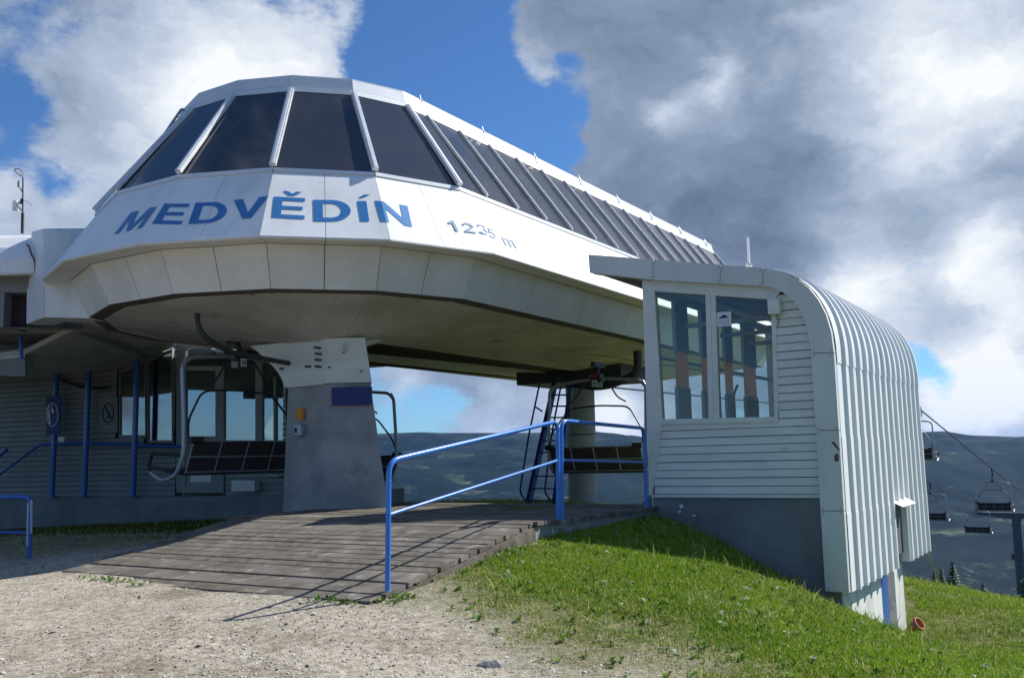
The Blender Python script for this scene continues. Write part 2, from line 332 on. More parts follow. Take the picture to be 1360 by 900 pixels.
# skyline of the far ridges: photo column -> elevation above eye level (tangent)
_rx = np.radians([-180, -60, -30, -14, -6, -2, 2, 4.5, 6, 7.5, 9, 14, 20, 24, 27, 31, 60, 180])
_rz = np.array([.02, .02, .022, .027, .030, .029, .0280, .0280, .024, .018, .012, .014, .016, .0155, .0105, .007, .01, .02])
def height(x, y):
    x = np.asarray(x, float); y = np.asarray(y, float); r = np.hypot(x, y-12.); az = np.arctan2(x, y)
    near = tps(np.clip(x, -22, 20), np.clip(y, -8, 34))
    d = np.maximum(r-21, 0)
    # summit dome falls into the valley, far ridge beyond
    fall = -.018*d**1.42
    fall = np.where(d > 250, -.018*250**1.42 - (d-250)*.27, fall)
    valley = -430 + 60*fbm(x, y, 900., 3, 3)
    hill = np.maximum(near + fall + fbm(x, y, 60., 4, 2)*np.minimum(d*.05, 8), valley)
    R_ = np.hypot(x, y); el = np.interp(az, _rx, _rz)
    ridge_d = 6500.; top_ = el*ridge_d
    up = ss(2300, ridge_d, R_)**.9
    rid = valley + (top_-valley)*up + fbm(x, y, 1500., 6, 5)*260*ss(1900, 3500, R_)*(1-.93*ss(5600, 6500, R_))
    # beyond the crest the land drops away again
    rid = np.where(R_ > ridge_d, top_ - (R_-ridge_d)*.06, rid)
    # a nearer spur right of the view's centre
    sp_ = np.exp(-((az-math.radians(12.5))/math.radians(6.5))**2)*np.exp(-((R_-2900)/650.)**2)*430
    rid = rid + sp_ + fbm(x, y, 260., 3, 8)*30*ss(1900, 2600, R_)*(1-ss(5600, 6500, R_))
    return np.where(R_ < 1500, hill, np.maximum(hill*(1-ss(1500, 2300, R_)) + rid*ss(1500, 2300, R_), -480))

def grid_mesh(name, X, Y, Z, m, wrap=False, extra=None):
    h, w_ = X.shape; v = np.stack([X, Y, Z], -1).reshape(-1, 3)
    idx = np.arange(h*w_).reshape(h, w_)
    if wrap: nx = np.roll(idx, -1, 1); f = np.stack([idx[:-1], nx[:-1], nx[1:], idx[1:]], -1).reshape(-1, 4)
    else: f = np.stack([idx[:-1, :-1], idx[:-1, 1:], idx[1:, 1:], idx[1:, :-1]], -1).reshape(-1, 4)
    return np_mesh(name, v, f, m, smooth=True, extra=extra)
def np_mesh(name, v, f, m, smooth=False, extra=None, parent=None, vcol=None):
    me = bpy.data.meshes.new(name); nv, (nf, k) = len(v), f.shape
    me.vertices.add(nv); me.vertices.foreach_set('co', np.ascontiguousarray(v, np.float32).ravel())
    me.loops.add(nf*k); me.loops.foreach_set('vertex_index', np.ascontiguousarray(f, np.int32).ravel())
    me.polygons.add(nf); me.polygons.foreach_set('loop_start', np.arange(0, nf*k, k, dtype=np.int32)); me.polygons.foreach_set('loop_total', np.full(nf, k, np.int32))
    me.update(calc_edges=True)
    if smooth: me.polygons.foreach_set('use_smooth', np.ones(nf, bool))
    if vcol is not None:
        a = me.attributes.new('tone', 'FLOAT_COLOR', 'POINT'); a.data.foreach_set('color', np.concatenate([vcol, np.ones((nv, 1))], 1).astype(np.float32).ravel())
    me.materials.append(M[m] if isinstance(m, str) else m)
    o = bpy.data.objects.new(name, me); COL.objects.link(o)
    if parent: o.parent = parent
    return o

# where turf grows (0 gravel .. 1 turf); the worn gravel apron lies at the lower left
def turf(x, y):
    # distance right of the line from the ramp corner down to the bottom right of the apron
    e = (x + 1.0) - (8.6-y)*.72 + 2.2*fbm(x, y, 1.8, 5, 4)
    a = ss(-.45, 1.7, e)
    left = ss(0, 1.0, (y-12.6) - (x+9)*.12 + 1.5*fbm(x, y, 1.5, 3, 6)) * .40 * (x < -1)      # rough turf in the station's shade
    behind = ss(16.4, 17.2, y + .35*x*0 + .6*fbm(x, y, 2, 3, 9))
    cover_ = np.maximum.reduce([a*np.ones_like(x), left, behind])
    return np.clip(cover_, 0, 1)

# ground material: gravel and turf, mixed by the same layout as the blades
def ground_material():
    ma = bpy.data.materials.new('ground'); ma.use_nodes = True; t = ma.node_tree; b = t.nodes['Principled BSDF']; b.inputs['Roughness'].default_value = .95; b.inputs['Specular IOR Level'].default_value = .2
    g = N(t, 'ShaderNodeNewGeometry'); at_ = N(t, 'ShaderNodeAttribute', attribute_name='tone')
    def nz(sc, d=8, r=.6):
        n = N(t, 'ShaderNodeTexNoise'); n.inputs['Scale'].default_value = sc; n.inputs['Detail'].default_value = d; n.inputs['Roughness'].default_value = r; lk(t, g.outputs['Position'], n.inputs['Vector']); return n.outputs['Fac']
    def ramp(f, st):
        r = N(t, 'ShaderNodeValToRGB'); lk(t, f, r.inputs[0]); e = r.color_ramp.elements
        e[0].position, e[0].color = st[0][0], (*st[0][1], 1); e[1].position, e[1].color = st[-1][0], (*st[-1][1], 1)
        for p_, c_ in st[1:-1]: q = e.new(p_); q.color = (*c_, 1)
        return r.outputs[0]
    gr = ramp(nz(14, 10, .7), [(.30, (.17, .15, .125)), (.44, (.335, .30, .245)), (.58, (.48, .44, .37)), (.74, (.68, .64, .56))])
    gr2 = ramp(nz(1.3, 9, .68), [(.34, (.60, .55, .48)), (.48, (.92, .90, .86)), (.7, (1.12, 1.1, 1.06))])
    mg = N(t, 'ShaderNodeMixRGB', blend_type='MULTIPLY'); mg.inputs[0].default_value = 1; lk(t, gr, mg.inputs[1]); lk(t, gr2, mg.inputs[2])
    so = ramp(nz(6, 8), [(.35, (.07, .085, .02)), (.55, (.13, .14, .04)), (.7, (.22, .20, .10))])
    mx = N(t, 'ShaderNodeMixRGB'); sep = N(t, 'ShaderNodeSeparateColor'); lk(t, at_.outputs['Color'], sep.inputs[0]); lk(t, sep.outputs[0], mx.inputs[0]); lk(t, mg.outputs[0], mx.inputs[1]); lk(t, so, mx.inputs[2])
    lk(t, mx.outputs[0], b.inputs['Base Color'])
    bp = N(t, 'ShaderNodeBump'); bp.inputs['Strength'].default_value = .8; bp.inputs['Distance'].default_value = .03; lk(t, nz(22, 10, .7), bp.inputs['Height']); lk(t, bp.outputs[0], b.inputs['Normal'])
    return ma
M['ground'] = ground_material()
def relief(x, y): return .05*fbm(x, y, 1.6, 5, 12) + .012*fbm(x, y, .22, 3, 15)
xs = np.linspace(-24, 22, 400); ys = np.linspace(-8, 36, 400); X, Y = np.meshgrid(xs, ys)
Zg = height(X, Y) + relief(X, Y); tf = turf(X, Y)
v = np.stack([X, Y, Zg], -1).reshape(-1, 3); idx = np.arange(X.size).reshape(X.shape)
f = np.stack([idx[:-1, :-1], idx[:-1, 1:], idx[1:, 1:], idx[1:, :-1]], -1).reshape(-1, 4)
g = np_mesh('ground', v, f, 'ground', smooth=True, vcol=np.repeat(tf.reshape(-1, 1), 3, 1)); g['kind'] = 'structure'

# mountains and valley in one sheet reaching the horizon
def hills_material():
    ma = bpy.data.materials.new('hills'); ma.use_nodes = True; t = ma.node_tree; b = t.nodes['Principled BSDF']; b.inputs['Roughness'].default_value = .95; b.inputs['Specular IOR Level'].default_value = .1
    g = N(t, 'ShaderNodeNewGeometry')
    def nz(sc, d=8, r=.6, st=(1, 1, 1)):
        mp = N(t, 'ShaderNodeMapping'); mp.inputs['Scale'].default_value = st; lk(t, g.outputs['Position'], mp.inputs['Vector'])
        n = N(t, 'ShaderNodeTexNoise'); n.inputs['Scale'].default_value = sc; n.inputs['Detail'].default_value = d; n.inputs['Roughness'].default_value = r; lk(t, mp.outputs[0], n.inputs['Vector']); return n.outputs['Fac']
    def ramp(f, st):
        r = N(t, 'ShaderNodeValToRGB'); lk(t, f, r.inputs[0]); e = r.color_ramp.elements
        e[0].position, e[0].color = st[0][0], (*st[0][1], 1); e[1].position, e[1].color = st[-1][0], (*st[-1][1], 1)
        for p_, c_ in st[1:-1]: q = e.new(p_); q.color = (*c_, 1)
        return r.outputs[0]
    forest = ramp(nz(.02, 10, .7), [(.35, (.003, .008, .008)), (.65, (.008, .018, .013))])  # very dark conifer greens; cloud shadow on the ridges is put into the colour
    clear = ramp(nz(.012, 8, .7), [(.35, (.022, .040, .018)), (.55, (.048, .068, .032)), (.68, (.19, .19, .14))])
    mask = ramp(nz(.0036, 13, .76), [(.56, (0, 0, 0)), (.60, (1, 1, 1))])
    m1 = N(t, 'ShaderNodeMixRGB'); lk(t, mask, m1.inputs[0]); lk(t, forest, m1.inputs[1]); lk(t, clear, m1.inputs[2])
    # high ground above the tree line is pale heath and rock
    sep = N(t, 'ShaderNodeSeparateXYZ'); lk(t, g.outputs['Position'], sep.inputs[0])
    hz = N(t, 'ShaderNodeMapRange'); hz.inputs[1].default_value = -120; hz.inputs[2].default_value = 160; lk(t, sep.outputs['Z'], hz.inputs[0])
    a = N(t, 'ShaderNodeMath', operation='MULTIPLY'); lk(t, hz.outputs[0], a.inputs[0]); lk(t, ramp(nz(.004, 12, .75), [(.46, (0, 0, 0)), (.58, (1, 1, 1))]), a.inputs[1])
    m2 = N(t, 'ShaderNodeMixRGB'); m2.inputs[2].default_value = (.034, .044, .034, 1); lk(t, a.outputs[0], m2.inputs[0]); lk(t, m1.outputs[0], m2.inputs[1])
    lk(t, m2.outputs[0], b.inputs['Base Color'])
    return ma
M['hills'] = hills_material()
rr = np.concatenate([np.geomspace(20.5, 1500, 110), np.linspace(1540, 7000, 150), np.geomspace(7100, 14000, 14)])
azs = np.radians(np.concatenate([np.linspace(-40, 40, 520), np.linspace(41, 319, 140)]))
RR, AZ = np.meshgrid(rr, azs, indexing='ij'); X = RR*np.sin(AZ); Y = RR*np.cos(AZ) + 12.*(1-ss(20, 200, RR))
Zh = height(X, Y); Zh = Zh - .12*(1-ss(30, 60, RR)) - 1.4*((np.abs(X+1) < 21.5) & (Y > -7) & (Y < 35))
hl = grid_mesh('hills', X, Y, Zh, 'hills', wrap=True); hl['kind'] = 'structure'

# ------------------------------------------------------------------ turf blades and loose gravel
def keepout(x, y):                                # true where something solid stands
    P = np.stack([x, y], -1)
    def box(o, a0, a1, t0, t1):
        q = P - np.array([o.x, o.y]); qa = q@np.array([A.x, A.y]); qt = q@np.array([T.x, T.y]); return (qa > a0) & (qa < a1) & (qt > t0) & (qt < t1)
    return box(B0, 0.0, 5.8, -.05, 2.38) | box(CN, -.02, 2.8, -4.7, .02) | box(CN, 2.3, 8.6, -4.9, .08) | (y > 30)
def blades(n, xr, yr, hgt, seed, dens=None):
    r = np.random.default_rng(seed); x = r.uniform(*xr, n); y = r.uniform(*yr, n)
    # keep what the view could show
    vis = (np.abs(x) < .60*y + 1.2) & (y > 5.5)
    tfv = turf(x, y); k = vis & ~keepout(x, y) & (r.random(n) < np.clip(tfv*1.15, 0, 1)**1.3)
    clump = fbm(x, y, .5, 3, 21)+.5*fbm(x, y, 2.5, 3, 23); k &= r.random(n) < np.clip(.85+1.8*clump, .12, 1)
    x, y = x[k], y[k]; tfv = tfv[k]; clump = clump[k]; n = len(x); z = height(x, y) + relief(x, y) - .008
    h = hgt*(.45+.8*r.random(n))*(.35+.65*tfv)*(1+.8*np.clip(clump, -.4, .6)); wd = (.0018+.0024*r.random(n))*(1+y*.045)
    a = r.uniform(0, 2*np.pi, n); l = r.uniform(0, 2*np.pi, n); lean = h*r.uniform(.15, .95, n)
    ca, sa = np.cos(a)*wd, np.sin(a)*wd; lx, ly = np.cos(l)*lean, np.sin(l)*lean
    p0 = np.stack([x-ca, y-sa, z], -1); p1 = np.stack([x+ca, y+sa, z], -1); m0 = np.stack([x+ca*.8+lx*.4, y+sa*.8+ly*.4, z+h*.6], -1); m1 = np.stack([x-ca*.8+lx*.4, y-sa*.8+ly*.4, z+h*.6], -1)
    tp = np.stack([x+lx, y+ly, z+h*.95], -1)
    v = np.stack([p0, p1, m0, m1, tp], 1).reshape(-1, 3); i = np.arange(n)[:, None]*5
    f = np.concatenate([i+[0, 1, 2], i+[0, 2, 3], i+[3, 2, 4]], 0)
    g1 = np.array([.145, .27, .014]); g2 = np.array([.31, .44, .03]); dry = np.array([.48, .43, .19]); dk = np.array([.09, .19, .012]); pale = np.array([.55, .62, .42])
    u = r.random((n, 1)); c = g1*(1-u)+g2*u; q = np.clip(.5+2.2*fbm(x, y, 1.4, 3, 31), 0, 1)[:, None]; c = c*(1-.62*q)+dk*.62*q
    lf = ((x < -1.5) & (y > 10.5))[:, None]; c = np.where(lf, c*np.array([.55, .42, .6])+np.array([.03, .02, .01]), c)  # left blades drier and browner, with the station's shade put into their colour
    dr = (r.random(n) < (.12+.75*(1-tfv)+.5*np.clip(fbm(x, y, 3., 3, 33), 0, 1)))[:, None]; c = np.where(dr, dry*(.7+.6*r.random((n, 1))), c)
    c = np.where((r.random(n) < .012)[:, None], pale, c)
    return v, f, np.repeat(c, 5, 0)
M['grass'] = mat('grass_blade', (1, 1, 1), .75, spec=.08, attr='tone')
M['grass'].node_tree.nodes['Principled BSDF'].inputs['Transmission Weight'].default_value = 0
bt = M['grass'].node_tree; pb = bt.nodes['Principled BSDF']; tl = N(bt, 'ShaderNodeBsdfTranslucent'); an = N(bt, 'ShaderNodeAttribute', attribute_name='tone'); lk(bt, an.outputs['Color'], tl.inputs[0])
msh = N(bt, 'ShaderNodeMixShader'); msh.inputs[0].default_value = .35; lk(bt, pb.outputs[0], msh.inputs[1]); lk(bt, tl.outputs[0], msh.inputs[2]); lk(bt, msh.outputs[0], bt.nodes['Material Output'].inputs[0])
sets = [blades(760000, (-3, 8), (6, 15), .042, 1), blades(400000, (2, 15), (7, 26), .062, 2), blades(60000, (-9, 2), (11, 20), .075, 3), blades(26000, (-6, 8), (16.5, 29), .11, 4), blades(26000, (-7, 3), (5.6, 11), .05, 5), blades(9000, (-1, 14), (6.5, 22), .15, 6), blades(1600, (1.8, 6.5), (11, 16), .17, 7)]
off = 0; V_, F_, Cc = [], [], []
for v, f, c in sets: V_.append(v); F_.append(f+off); Cc.append(c); off += len(v)
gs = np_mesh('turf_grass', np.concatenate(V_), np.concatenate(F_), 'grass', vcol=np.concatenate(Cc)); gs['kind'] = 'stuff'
tag(gs, 'short green turf with dry tufts on the slope in front of the cabin', 'grass')
print('grass tris', sum(len(f) for f in F_))
# broad-leaved weeds (small rosettes): clover and dock between the blades and along the ramp's edge
def weeds():
    r = np.random.default_rng(9); pts = []
    for _ in range(2600):
        x, y = r.uniform(-2.5, 9), r.uniform(6, 15)
        if abs(x) < .6*y+1 and not keepout(np.array([x]), np.array([y]))[0] and r.random() < float(turf(np.array([x]), np.array([y]))[0])*.8: pts.append((x, y, 1))
    for _ in range(260):                          # under the ramp's near and right edges
        s = r.random(); e = r.random() < .5
        if float(fbm(np.array([s*4.5]), np.array([2.]), .55, 2, 51)[0]) < .02: continue
        p = CN - T*(s*4.5) - A*r.uniform(.0, .16) if e else CN + A*(s*2.6) + T*r.uniform(.03, .22)
        pts.append((p.x, p.y, .8))
    V, Fa, Cv = [], [], []
    for x, y, sc in pts:
        z = float(height(np.array([x]), np.array([y]))[0] + relief(np.array([x]), np.array([y]))[0])
        col = np.array([.11, .22, .035])*(.6+.8*r.random()) if r.random() < .86 else np.array([.40, .46, .33])
        for k in range(r.integers(4, 8)):
            a = r.uniform(0, 6.28); L = r.uniform(.02, .055)*sc; up = r.uniform(.01, .05)*sc; w_ = L*.32; c, s_ = math.cos(a), math.sin(a); n0 = len(V)
            V += [(x, y, z), (x+c*L*.5-s_*w_, y+s_*L*.5+c*w_, z+up), (x+c*L, y+s_*L, z+up*.9), (x+c*L*.5+s_*w_, y+s_*L*.5-c*w_, z+up)]
            Fa.append((n0, n0+1, n0+2, n0+3)); Cv += [col*(.8+.4*r.random())]*4
    o = np_mesh('low_weeds', np.array(V), np.array(Fa), 'grass', vcol=np.array(Cv)); o['kind'] = 'stuff'
    tag(o, 'small broad leaved weeds in the turf and along the ramp edge', 'weeds')
weeds()
def stones():
    r = np.random.default_rng(5); n = 95000; y = 5.8 + 8.2*r.random(n)**1.35; x = r.uniform(-1, 1, n)*(.56*y+.8)
    tfv = turf(x, y); k = ~keepout(x, y) & (r.random(n) < (1-.93*tfv)) & ~((x > -1) & (tfv > .9) & (r.random(n) < .9)); k &= (r.random(n) < np.clip(.55+1.4*fbm(x, y, 1.3, 3, 41), .12, 1))
    x, y = x[k], y[k]; n = len(x); z = height(x, y) + relief(x, y)
    s = .0035 + .008*r.random(n)**3.0; big = r.random(n) < .004; s = np.where(big, r.uniform(.012, .028, n), s)
    base = np.array([[1, 0, 0], [0, 1, 0], [-1, 0, 0], [0, -1, 0], [0, 0, .75], [0, 0, -.75]]); fc = np.array([[0, 1, 4], [1, 2, 4], [2, 3, 4], [3, 0, 4], [1, 0, 5], [2, 1, 5], [3, 2, 5], [0, 3, 5]])
    a = r.uniform(0, 6.28, n); ca, sa = np.cos(a), np.sin(a)
    v = base[None]*(1+.5*(r.random((n, 6, 1))-.5))*s[:, None, None]*np.stack([r.uniform(.8, 1.6, n), r.uniform(.7, 1.2, n), r.uniform(.45, .9, n)], -1)[:, None]
    v = v + (r.random((n, 6, 3))-.5)*s[:, None, None]*.5
    vx = v[..., 0]*ca[:, None]-v[..., 1]*sa[:, None]; vy = v[..., 0]*sa[:, None]+v[..., 1]*ca[:, None]
    v = np.stack([vx+x[:, None], vy+y[:, None], v[..., 2]+z[:, None]+s[:, None]*.15], -1).reshape(-1, 3)
    f = (np.arange(n)[:, None, None]*6 + fc[None]).reshape(-1, 3)
    u = r.random((n, 1)); c = np.array([.38, .35, .30])*(1-u) + np.array([.72, .70, .65])*u; dk = (r.random(n) < .16)[:, None]; c = np.where(dk, np.array([.12, .10, .085]), c); cl_ = np.clip(fbm(x, y, 1.1, 4, 61)*3.2, 0, .75); dk2 = (r.random(n) < cl_)[:, None]; c = np.where(dk2, np.array([.13, .105, .08])*(.7+.8*r.random((n, 1))), c); wt = (r.random(n) < .04)[:, None] & ~big[:, None]; c = np.where(wt, np.array([.80, .78, .74]), c); c = np.where(big[:, None], c*.75, c)
    o = np_mesh('loose_gravel', v, f, 'gravel', vcol=np.repeat(c, 6, 0)); o['kind'] = 'stuff'; tag(o, 'loose pale gravel and chippings scattered on the path', 'gravel')
    print('stone tris', len(f))
M['gravel'] = mat('gravel_stone', (1, 1, 1), .9, spec=.2, attr='tone')
stones()

# ------------------------------------------------------------------ chairlift top station
LV = {'bot': (3.7221, 2.4268), 'inn': (4.0129, 3.0102), 'crease': (4.4261, 3.0), 'glb': (3.6559, 4.1346), 'glt': (2.4426, 5.8155), 'roof': (2.3592, 6.067)}
TEND = 13.66
def vx(level, j, out=0., dz=0.):                  # corner j of the sixteen-sided round end (0 = right, 7 = left)
    R_, z = LV[level] if isinstance(level, str) else level
    th = math.radians(78.75-22.5*j); R_ += out
    return C0 + A*(-R_*math.cos(th)) + T*(R_*math.sin(th)) + ZV*(z+dz)
def side(level, a, right=True, out=0., dz=0.):
    R_, z = LV[level] if isinstance(level, str) else level
    return C0 + A*a + T*((R_+out)*math.cos(math.radians(11.25))*(1 if right else -1)) + ZV*(z+dz)
def ring(level, out=0., dz=0., end=TEND):
    return [side(level, end, True, out, dz)] + [vx(level, j, out, dz) for j in range(8)] + [side(level, end, False, out, dz)]
station = thing('chairlift_station', 'large white chairlift top station with faceted round end and slanted dark glazing on a pillar', 'lift station', (C0.x, C0.y, -.68))
mb = MB(); lv = [('bot', -.06, .02), ('inn', -.06, .06), ('crease', -.12, .06), ('glb', -.06, 0), ('glt', -.06, 0), ('roof', -.06, -.05)]
rings = [ring(l, o, d, TEND-.05) for l, o, d in lv]; n = len(rings[0])
for i, R_ in enumerate(rings): mb.v += [tuple(p) for p in R_]
for i in range(len(rings)-1):
    for k in range(n-1): mb.f.append((i*n+k, i*n+k+1, (i+1)*n+k+1, (i+1)*n+k))
mb.f.append(tuple(k for i in range(len(rings)) for k in [i*n])+tuple(k for i in reversed(range(len(rings))) for k in [i*n+n-1]))
mb.f.append(tuple(range((len(rings)-1)*n, len(rings)*n))); mb.f.append(tuple(range(n)))
mb.build('structural_core', 'dark', station)
def split_panels(l0, l1, name, m, segs, thick=.03, gap=.005, right_to=TEND):
    r = []
    for j in range(7):
        a, b, c, d = vx(l0, j), vx(l0, j+1), vx(l1, j+1), vx(l1, j)
        for k in range(segs):
            u0, u1 = k/segs, (k+1)/segs
            r.append([a.lerp(b, u0), a.lerp(b, u1), d.lerp(c, u1), d.lerp(c, u0)])
    for rt in (True, False):
        s0, s1 = vx(l0, 0 if rt else 7), vx(l1, 0 if rt else 7); a0 = (s0-C0).dot(A); a1 = (s1-C0).dot(A)
        nn = 8
        for k in range(nn):
            f0, f1 = k/nn, (k+1)/nn
            r.append([side(l0, a0+(right_to-a0)*f0, rt), side(l0, a0+(right_to-a0)*f1, rt), side(l1, a1+(right_to-a1)*f1, rt), side(l1, a1+(right_to-a1)*f0, rt)])
    for q in r:
        c = sum(q, Vector())/4; outw = c - (C0 + A*max(0, (c-C0).dot(A))); outw.z = .3 if l0 == 'crease' and l1 == 'glb' else (-5 if l0 == 'inn' else -.3)
        panel(q, thick, gap, name, m, station, outw)
split_panels('crease', 'glb', 'white_panel', 'white', 2, gap=.0035)
split_panels('bot', 'inn', 'band_panel', 'beige', 2, gap=.006)
split_panels('inn', 'crease', 'soffit_panel', 'beige', 2, gap=.006, thick=.02)
# back wall
q = [side('bot', TEND, True), side('bot', TEND, False), side('inn', TEND, False), side('crease', TEND, False), side('glb', TEND, False), side('glt', TEND, False), side('roof', TEND, False), side('roof', TEND, True), side('glt', TEND, True), side('glb', TEND, True), side('crease', TEND, True), side('inn', TEND, True)]
MB().prism(q, A*.04).build('end_wall', 'white', station)
# glazing: one pane per end facet, fourteen bays along each straight side
ts = [-.60, .04, .98, 1.92, 2.87, 3.82, 4.77, 5.71, 6.66, 7.61, 8.56, 9.51, 10.46, 11.40, 12.34, 13.62]
def gpane(q, m, outw): panel(q, .02, .012, 'glass_pane', m, station, outw)
ndir = lambda q: (q[1]-q[0]).cross(q[3]-q[0]).normalized()
def mullion(p, q, outw, w=.042, d=.05, m='alu', name='mullion'):
    ax = (q-p).normalized(); o = (outw - ax*outw.dot(ax)).normalized(); s = ax.cross(o)
    mb = MB(); c = (p+q)/2 + o*d*.3
    mb.box(c, ((q-p).length/2, w, d*.5), (ax, s, o)); mb.box(c+o*d*.55, ((q-p).length/2, w*.42, d*.16), (ax, s, o))
    return mb.build(name, m, station)
cz = Vector((0, 0, 1))
for j in range(7):
    q = [vx('glb', j, 0, .045), vx('glb', j+1, 0, .045), vx('glt', j+1), vx('glt', j)]
    c = sum(q, Vector())/4; o = c-C0; o.z = 2; gpane(q, 'tint', o)
for j in range(8):
    o = vx('glb', j)-C0; o.z = 2.6; mullion(vx('glb', j, .02, .07), vx('glt', j, .02, -.02), o, .045, .06)
for rt in (True, False):
    s = 1 if rt else -1; o = T*s*1.4+ZV
    for k in range(len(ts)-1):
        a0, a1 = ts[k], ts[k+1]; b0, b1 = (a0 if k else -.71), a1
        q = [side('glb', b0, rt, 0, .045), side('glb', b1, rt, 0, .045), side('glt', a1, rt), side('glt', a0 if k else -.48, rt)]
        gpane(q, 'poly', o)
    for k in range(1, len(ts)):
        mullion(side('glb', ts[k], rt, .02, .06), side('glt', ts[k], rt, .02, -.02), o, .019, .04)
# sill and head trims, roof fascia
def strip(l, lo_, hi_, outr, name, m, thick=.035, segs=1):
    pts = ring(l)
    for i in range(len(pts)-1):
        p, q = pts[i], pts[i+1]; mid = (p+q)/2; o = mid-(C0+A*max(0, (mid-C0).dot(A))); o.z = 0; o.normalize()
        d = (q-p).normalized(); e = d*.004
        MB().prism([p+e+o*outr[0]+ZV*lo_, q-e+o*outr[0]+ZV*lo_, q-e+o*outr[1]+ZV*hi_, p+e+o*outr[1]+ZV*hi_], -o*thick).build(name, m, station)
strip('glb', -.012, .045, (.03, .018), 'window_sill', 'aluw', .06)
strip('glt', -.035, .06, (.035, .005), 'head_trim', 'aluw', .05)
strip('glt', .07, .245, (-.01, -.055), 'roof_fascia', 'aluw', .04)
pts = ring('roof', .0, -.005, TEND+.04)
mb = MB(); mb.prism(pts, ZV*.03); mb.build('roof', 'aluw', station)
for k in range(8):
    a = k*1.88
    for rt in (True, False):
        if a > TEND: continue
        p = side('roof', a, rt, -.02, .02); o = T*(1 if rt else -1)
        MB().tube([p+o*.10-ZV*.16, p+o*.08-ZV*.06, p+o*.03+ZV*.02, p+o*.02+ZV*.07], .013, 6).build('snow_hook', 'aluw', station)
# maintenance rail up the left slant
o4 = (vx('glb', 4)-C0); o4.z = 0; o4.normalize(); oL = (vx('glb', 5)-C0).normalized()
p, q = vx('glb', 4.12, .02, -.45), vx('glt', 4.12, .06, -.12); nrm = (o4*.6+ZV*.75).normalized()
mb = MB().tube(bend([p+nrm*.02-(q-p)*.06, p+nrm*.10, q+nrm*.14, q+nrm*.02+(q-p)*.01], .06), .022, 7)
rail = mb.build('maintenance_rail', 'galv', station)
for f_ in (.55, .75, .93):
    c = p.lerp(q, f_); MB().tube([c, c+nrm*.13], .014, 6).build('bracket', 'galv', rail)

# lettering: glyphs follow the facets (bilinear in facet column and height)
def band(s, v, lift=.0062):
    """s runs leftwards-to-rightwards in facets: 0..4 = the four end facets seen, >4 = right straight side (1 unit = 1.70 m)"""
    if s < 4:
        j = 4-min(int(math.floor(max(s, 0))), 3); u = s-(4-j)
        a, b, c, d = vx('crease', j), vx('crease', j-1), vx('glb', j-1), vx('glb', j)
    else:
        u = s-4; a, d = vx('crease', 0), vx('glb', 0); b, c = a+A*1.727, d+A*1.43
    n_ = (b-a).cross(d-a).normalized(); 
    if n_.z < 0: n_ = -n_
    if s >= 3.45: lift = .0125            # the elevation figures stand a little prouder than the name
    return a.lerp(b, u).lerp(d.lerp(c, u), v) + n_*lift
def inv(x, y):                                    # photo point -> band coordinates
    best = None
    for k in range(5):
        lo_ = 4-k
        if k < 4: a, b, d, c = vx('crease', lo_), vx('crease', lo_-1), vx('glb', lo_), vx('glb', lo_-1)
        else: a, d = vx('crease', 0), vx('glb', 0); b, c = a+A*1.727, d+A*1.43
        n_ = (b-a).cross(d-a).normalized(); P = onp(x, y, a, n_); v = (P.z-a.z)/(d.z-a.z); L_, R_ = a.lerp(d, v), b.lerp(c, v)
        u = (P-L_).dot(R_-L_)/(R_-L_).length_squared
        if (0 <= u <= 1) or (k == 4 and u > 0) or (k == 0 and u < 0): best = (k+u, v)
    return best
def glyph_poly(name, m, polys, corners, rotate=None):
    """polys in a unit square; corners = band coordinates of BL, BR, TR, TL"""
    import bmesh
    bm = bmesh.new()
    for p in polys:
        vs = [bm.verts.new((x, y, 0)) for x, y in p]; bm.faces.new(vs)
    bmesh.ops.triangulate(bm, faces=bm.faces)
    BL, BR, TR, TL = corners
    def smap(x, y): return tuple((BL[i]*(1-x)+BR[i]*x)*(1-y)+(TL[i]*(1-x)+TR[i]*x)*y for i in (0, 1))
    # fold where the glyph crosses a facet edge
    for v in bm.verts:
        v.co.x, v.co.y = smap(v.co.x, v.co.y)
    for fold in (1, 2, 3, 4):
        bmesh.ops.bisect_plane(bm, geom=bm.verts[:]+bm.edges[:]+bm.faces[:], plane_co=(fold, 0, 0), plane_no=(1, 0, 0))
    pol = []
    vs = [v.co.copy() for v in bm.verts]; bm.verts.index_update(); out = MB()
    for f_ in bm.faces:
        cs = sum((v.co.x for v in f_.verts))/len(f_.verts); k = math.floor(cs)
        pts = []
        for v in f_.verts:
            s_ = min(max(v.co.x, k+1e-5), k+1-1e-5) if k < 4 else max(v.co.x, 4)
            pts.append(band(s_, v.co.y))
        out.add(pts, [tuple(range(len(pts)))])
    bm.free()
    return out.build(name, m, station)
def rect(x0, y0, x1, y1): return [(x0, y0), (x1, y0), (x1, y1), (x0, y1)]
def ring_poly(outer, inner):                      # strip between two polylines
    return [[outer[i], outer[i+1], inner[i+1], inner[i]] for i in range(len(outer)-1)]
def arc(cx_, cy_, rx, ry, a0, a1, n_=14): return [(cx_+rx*math.cos(math.radians(a0+(a1-a0)*i/n_)), cy_+ry*math.sin(math.radians(a0+(a1-a0)*i/n_))) for i in range(n_+1)]
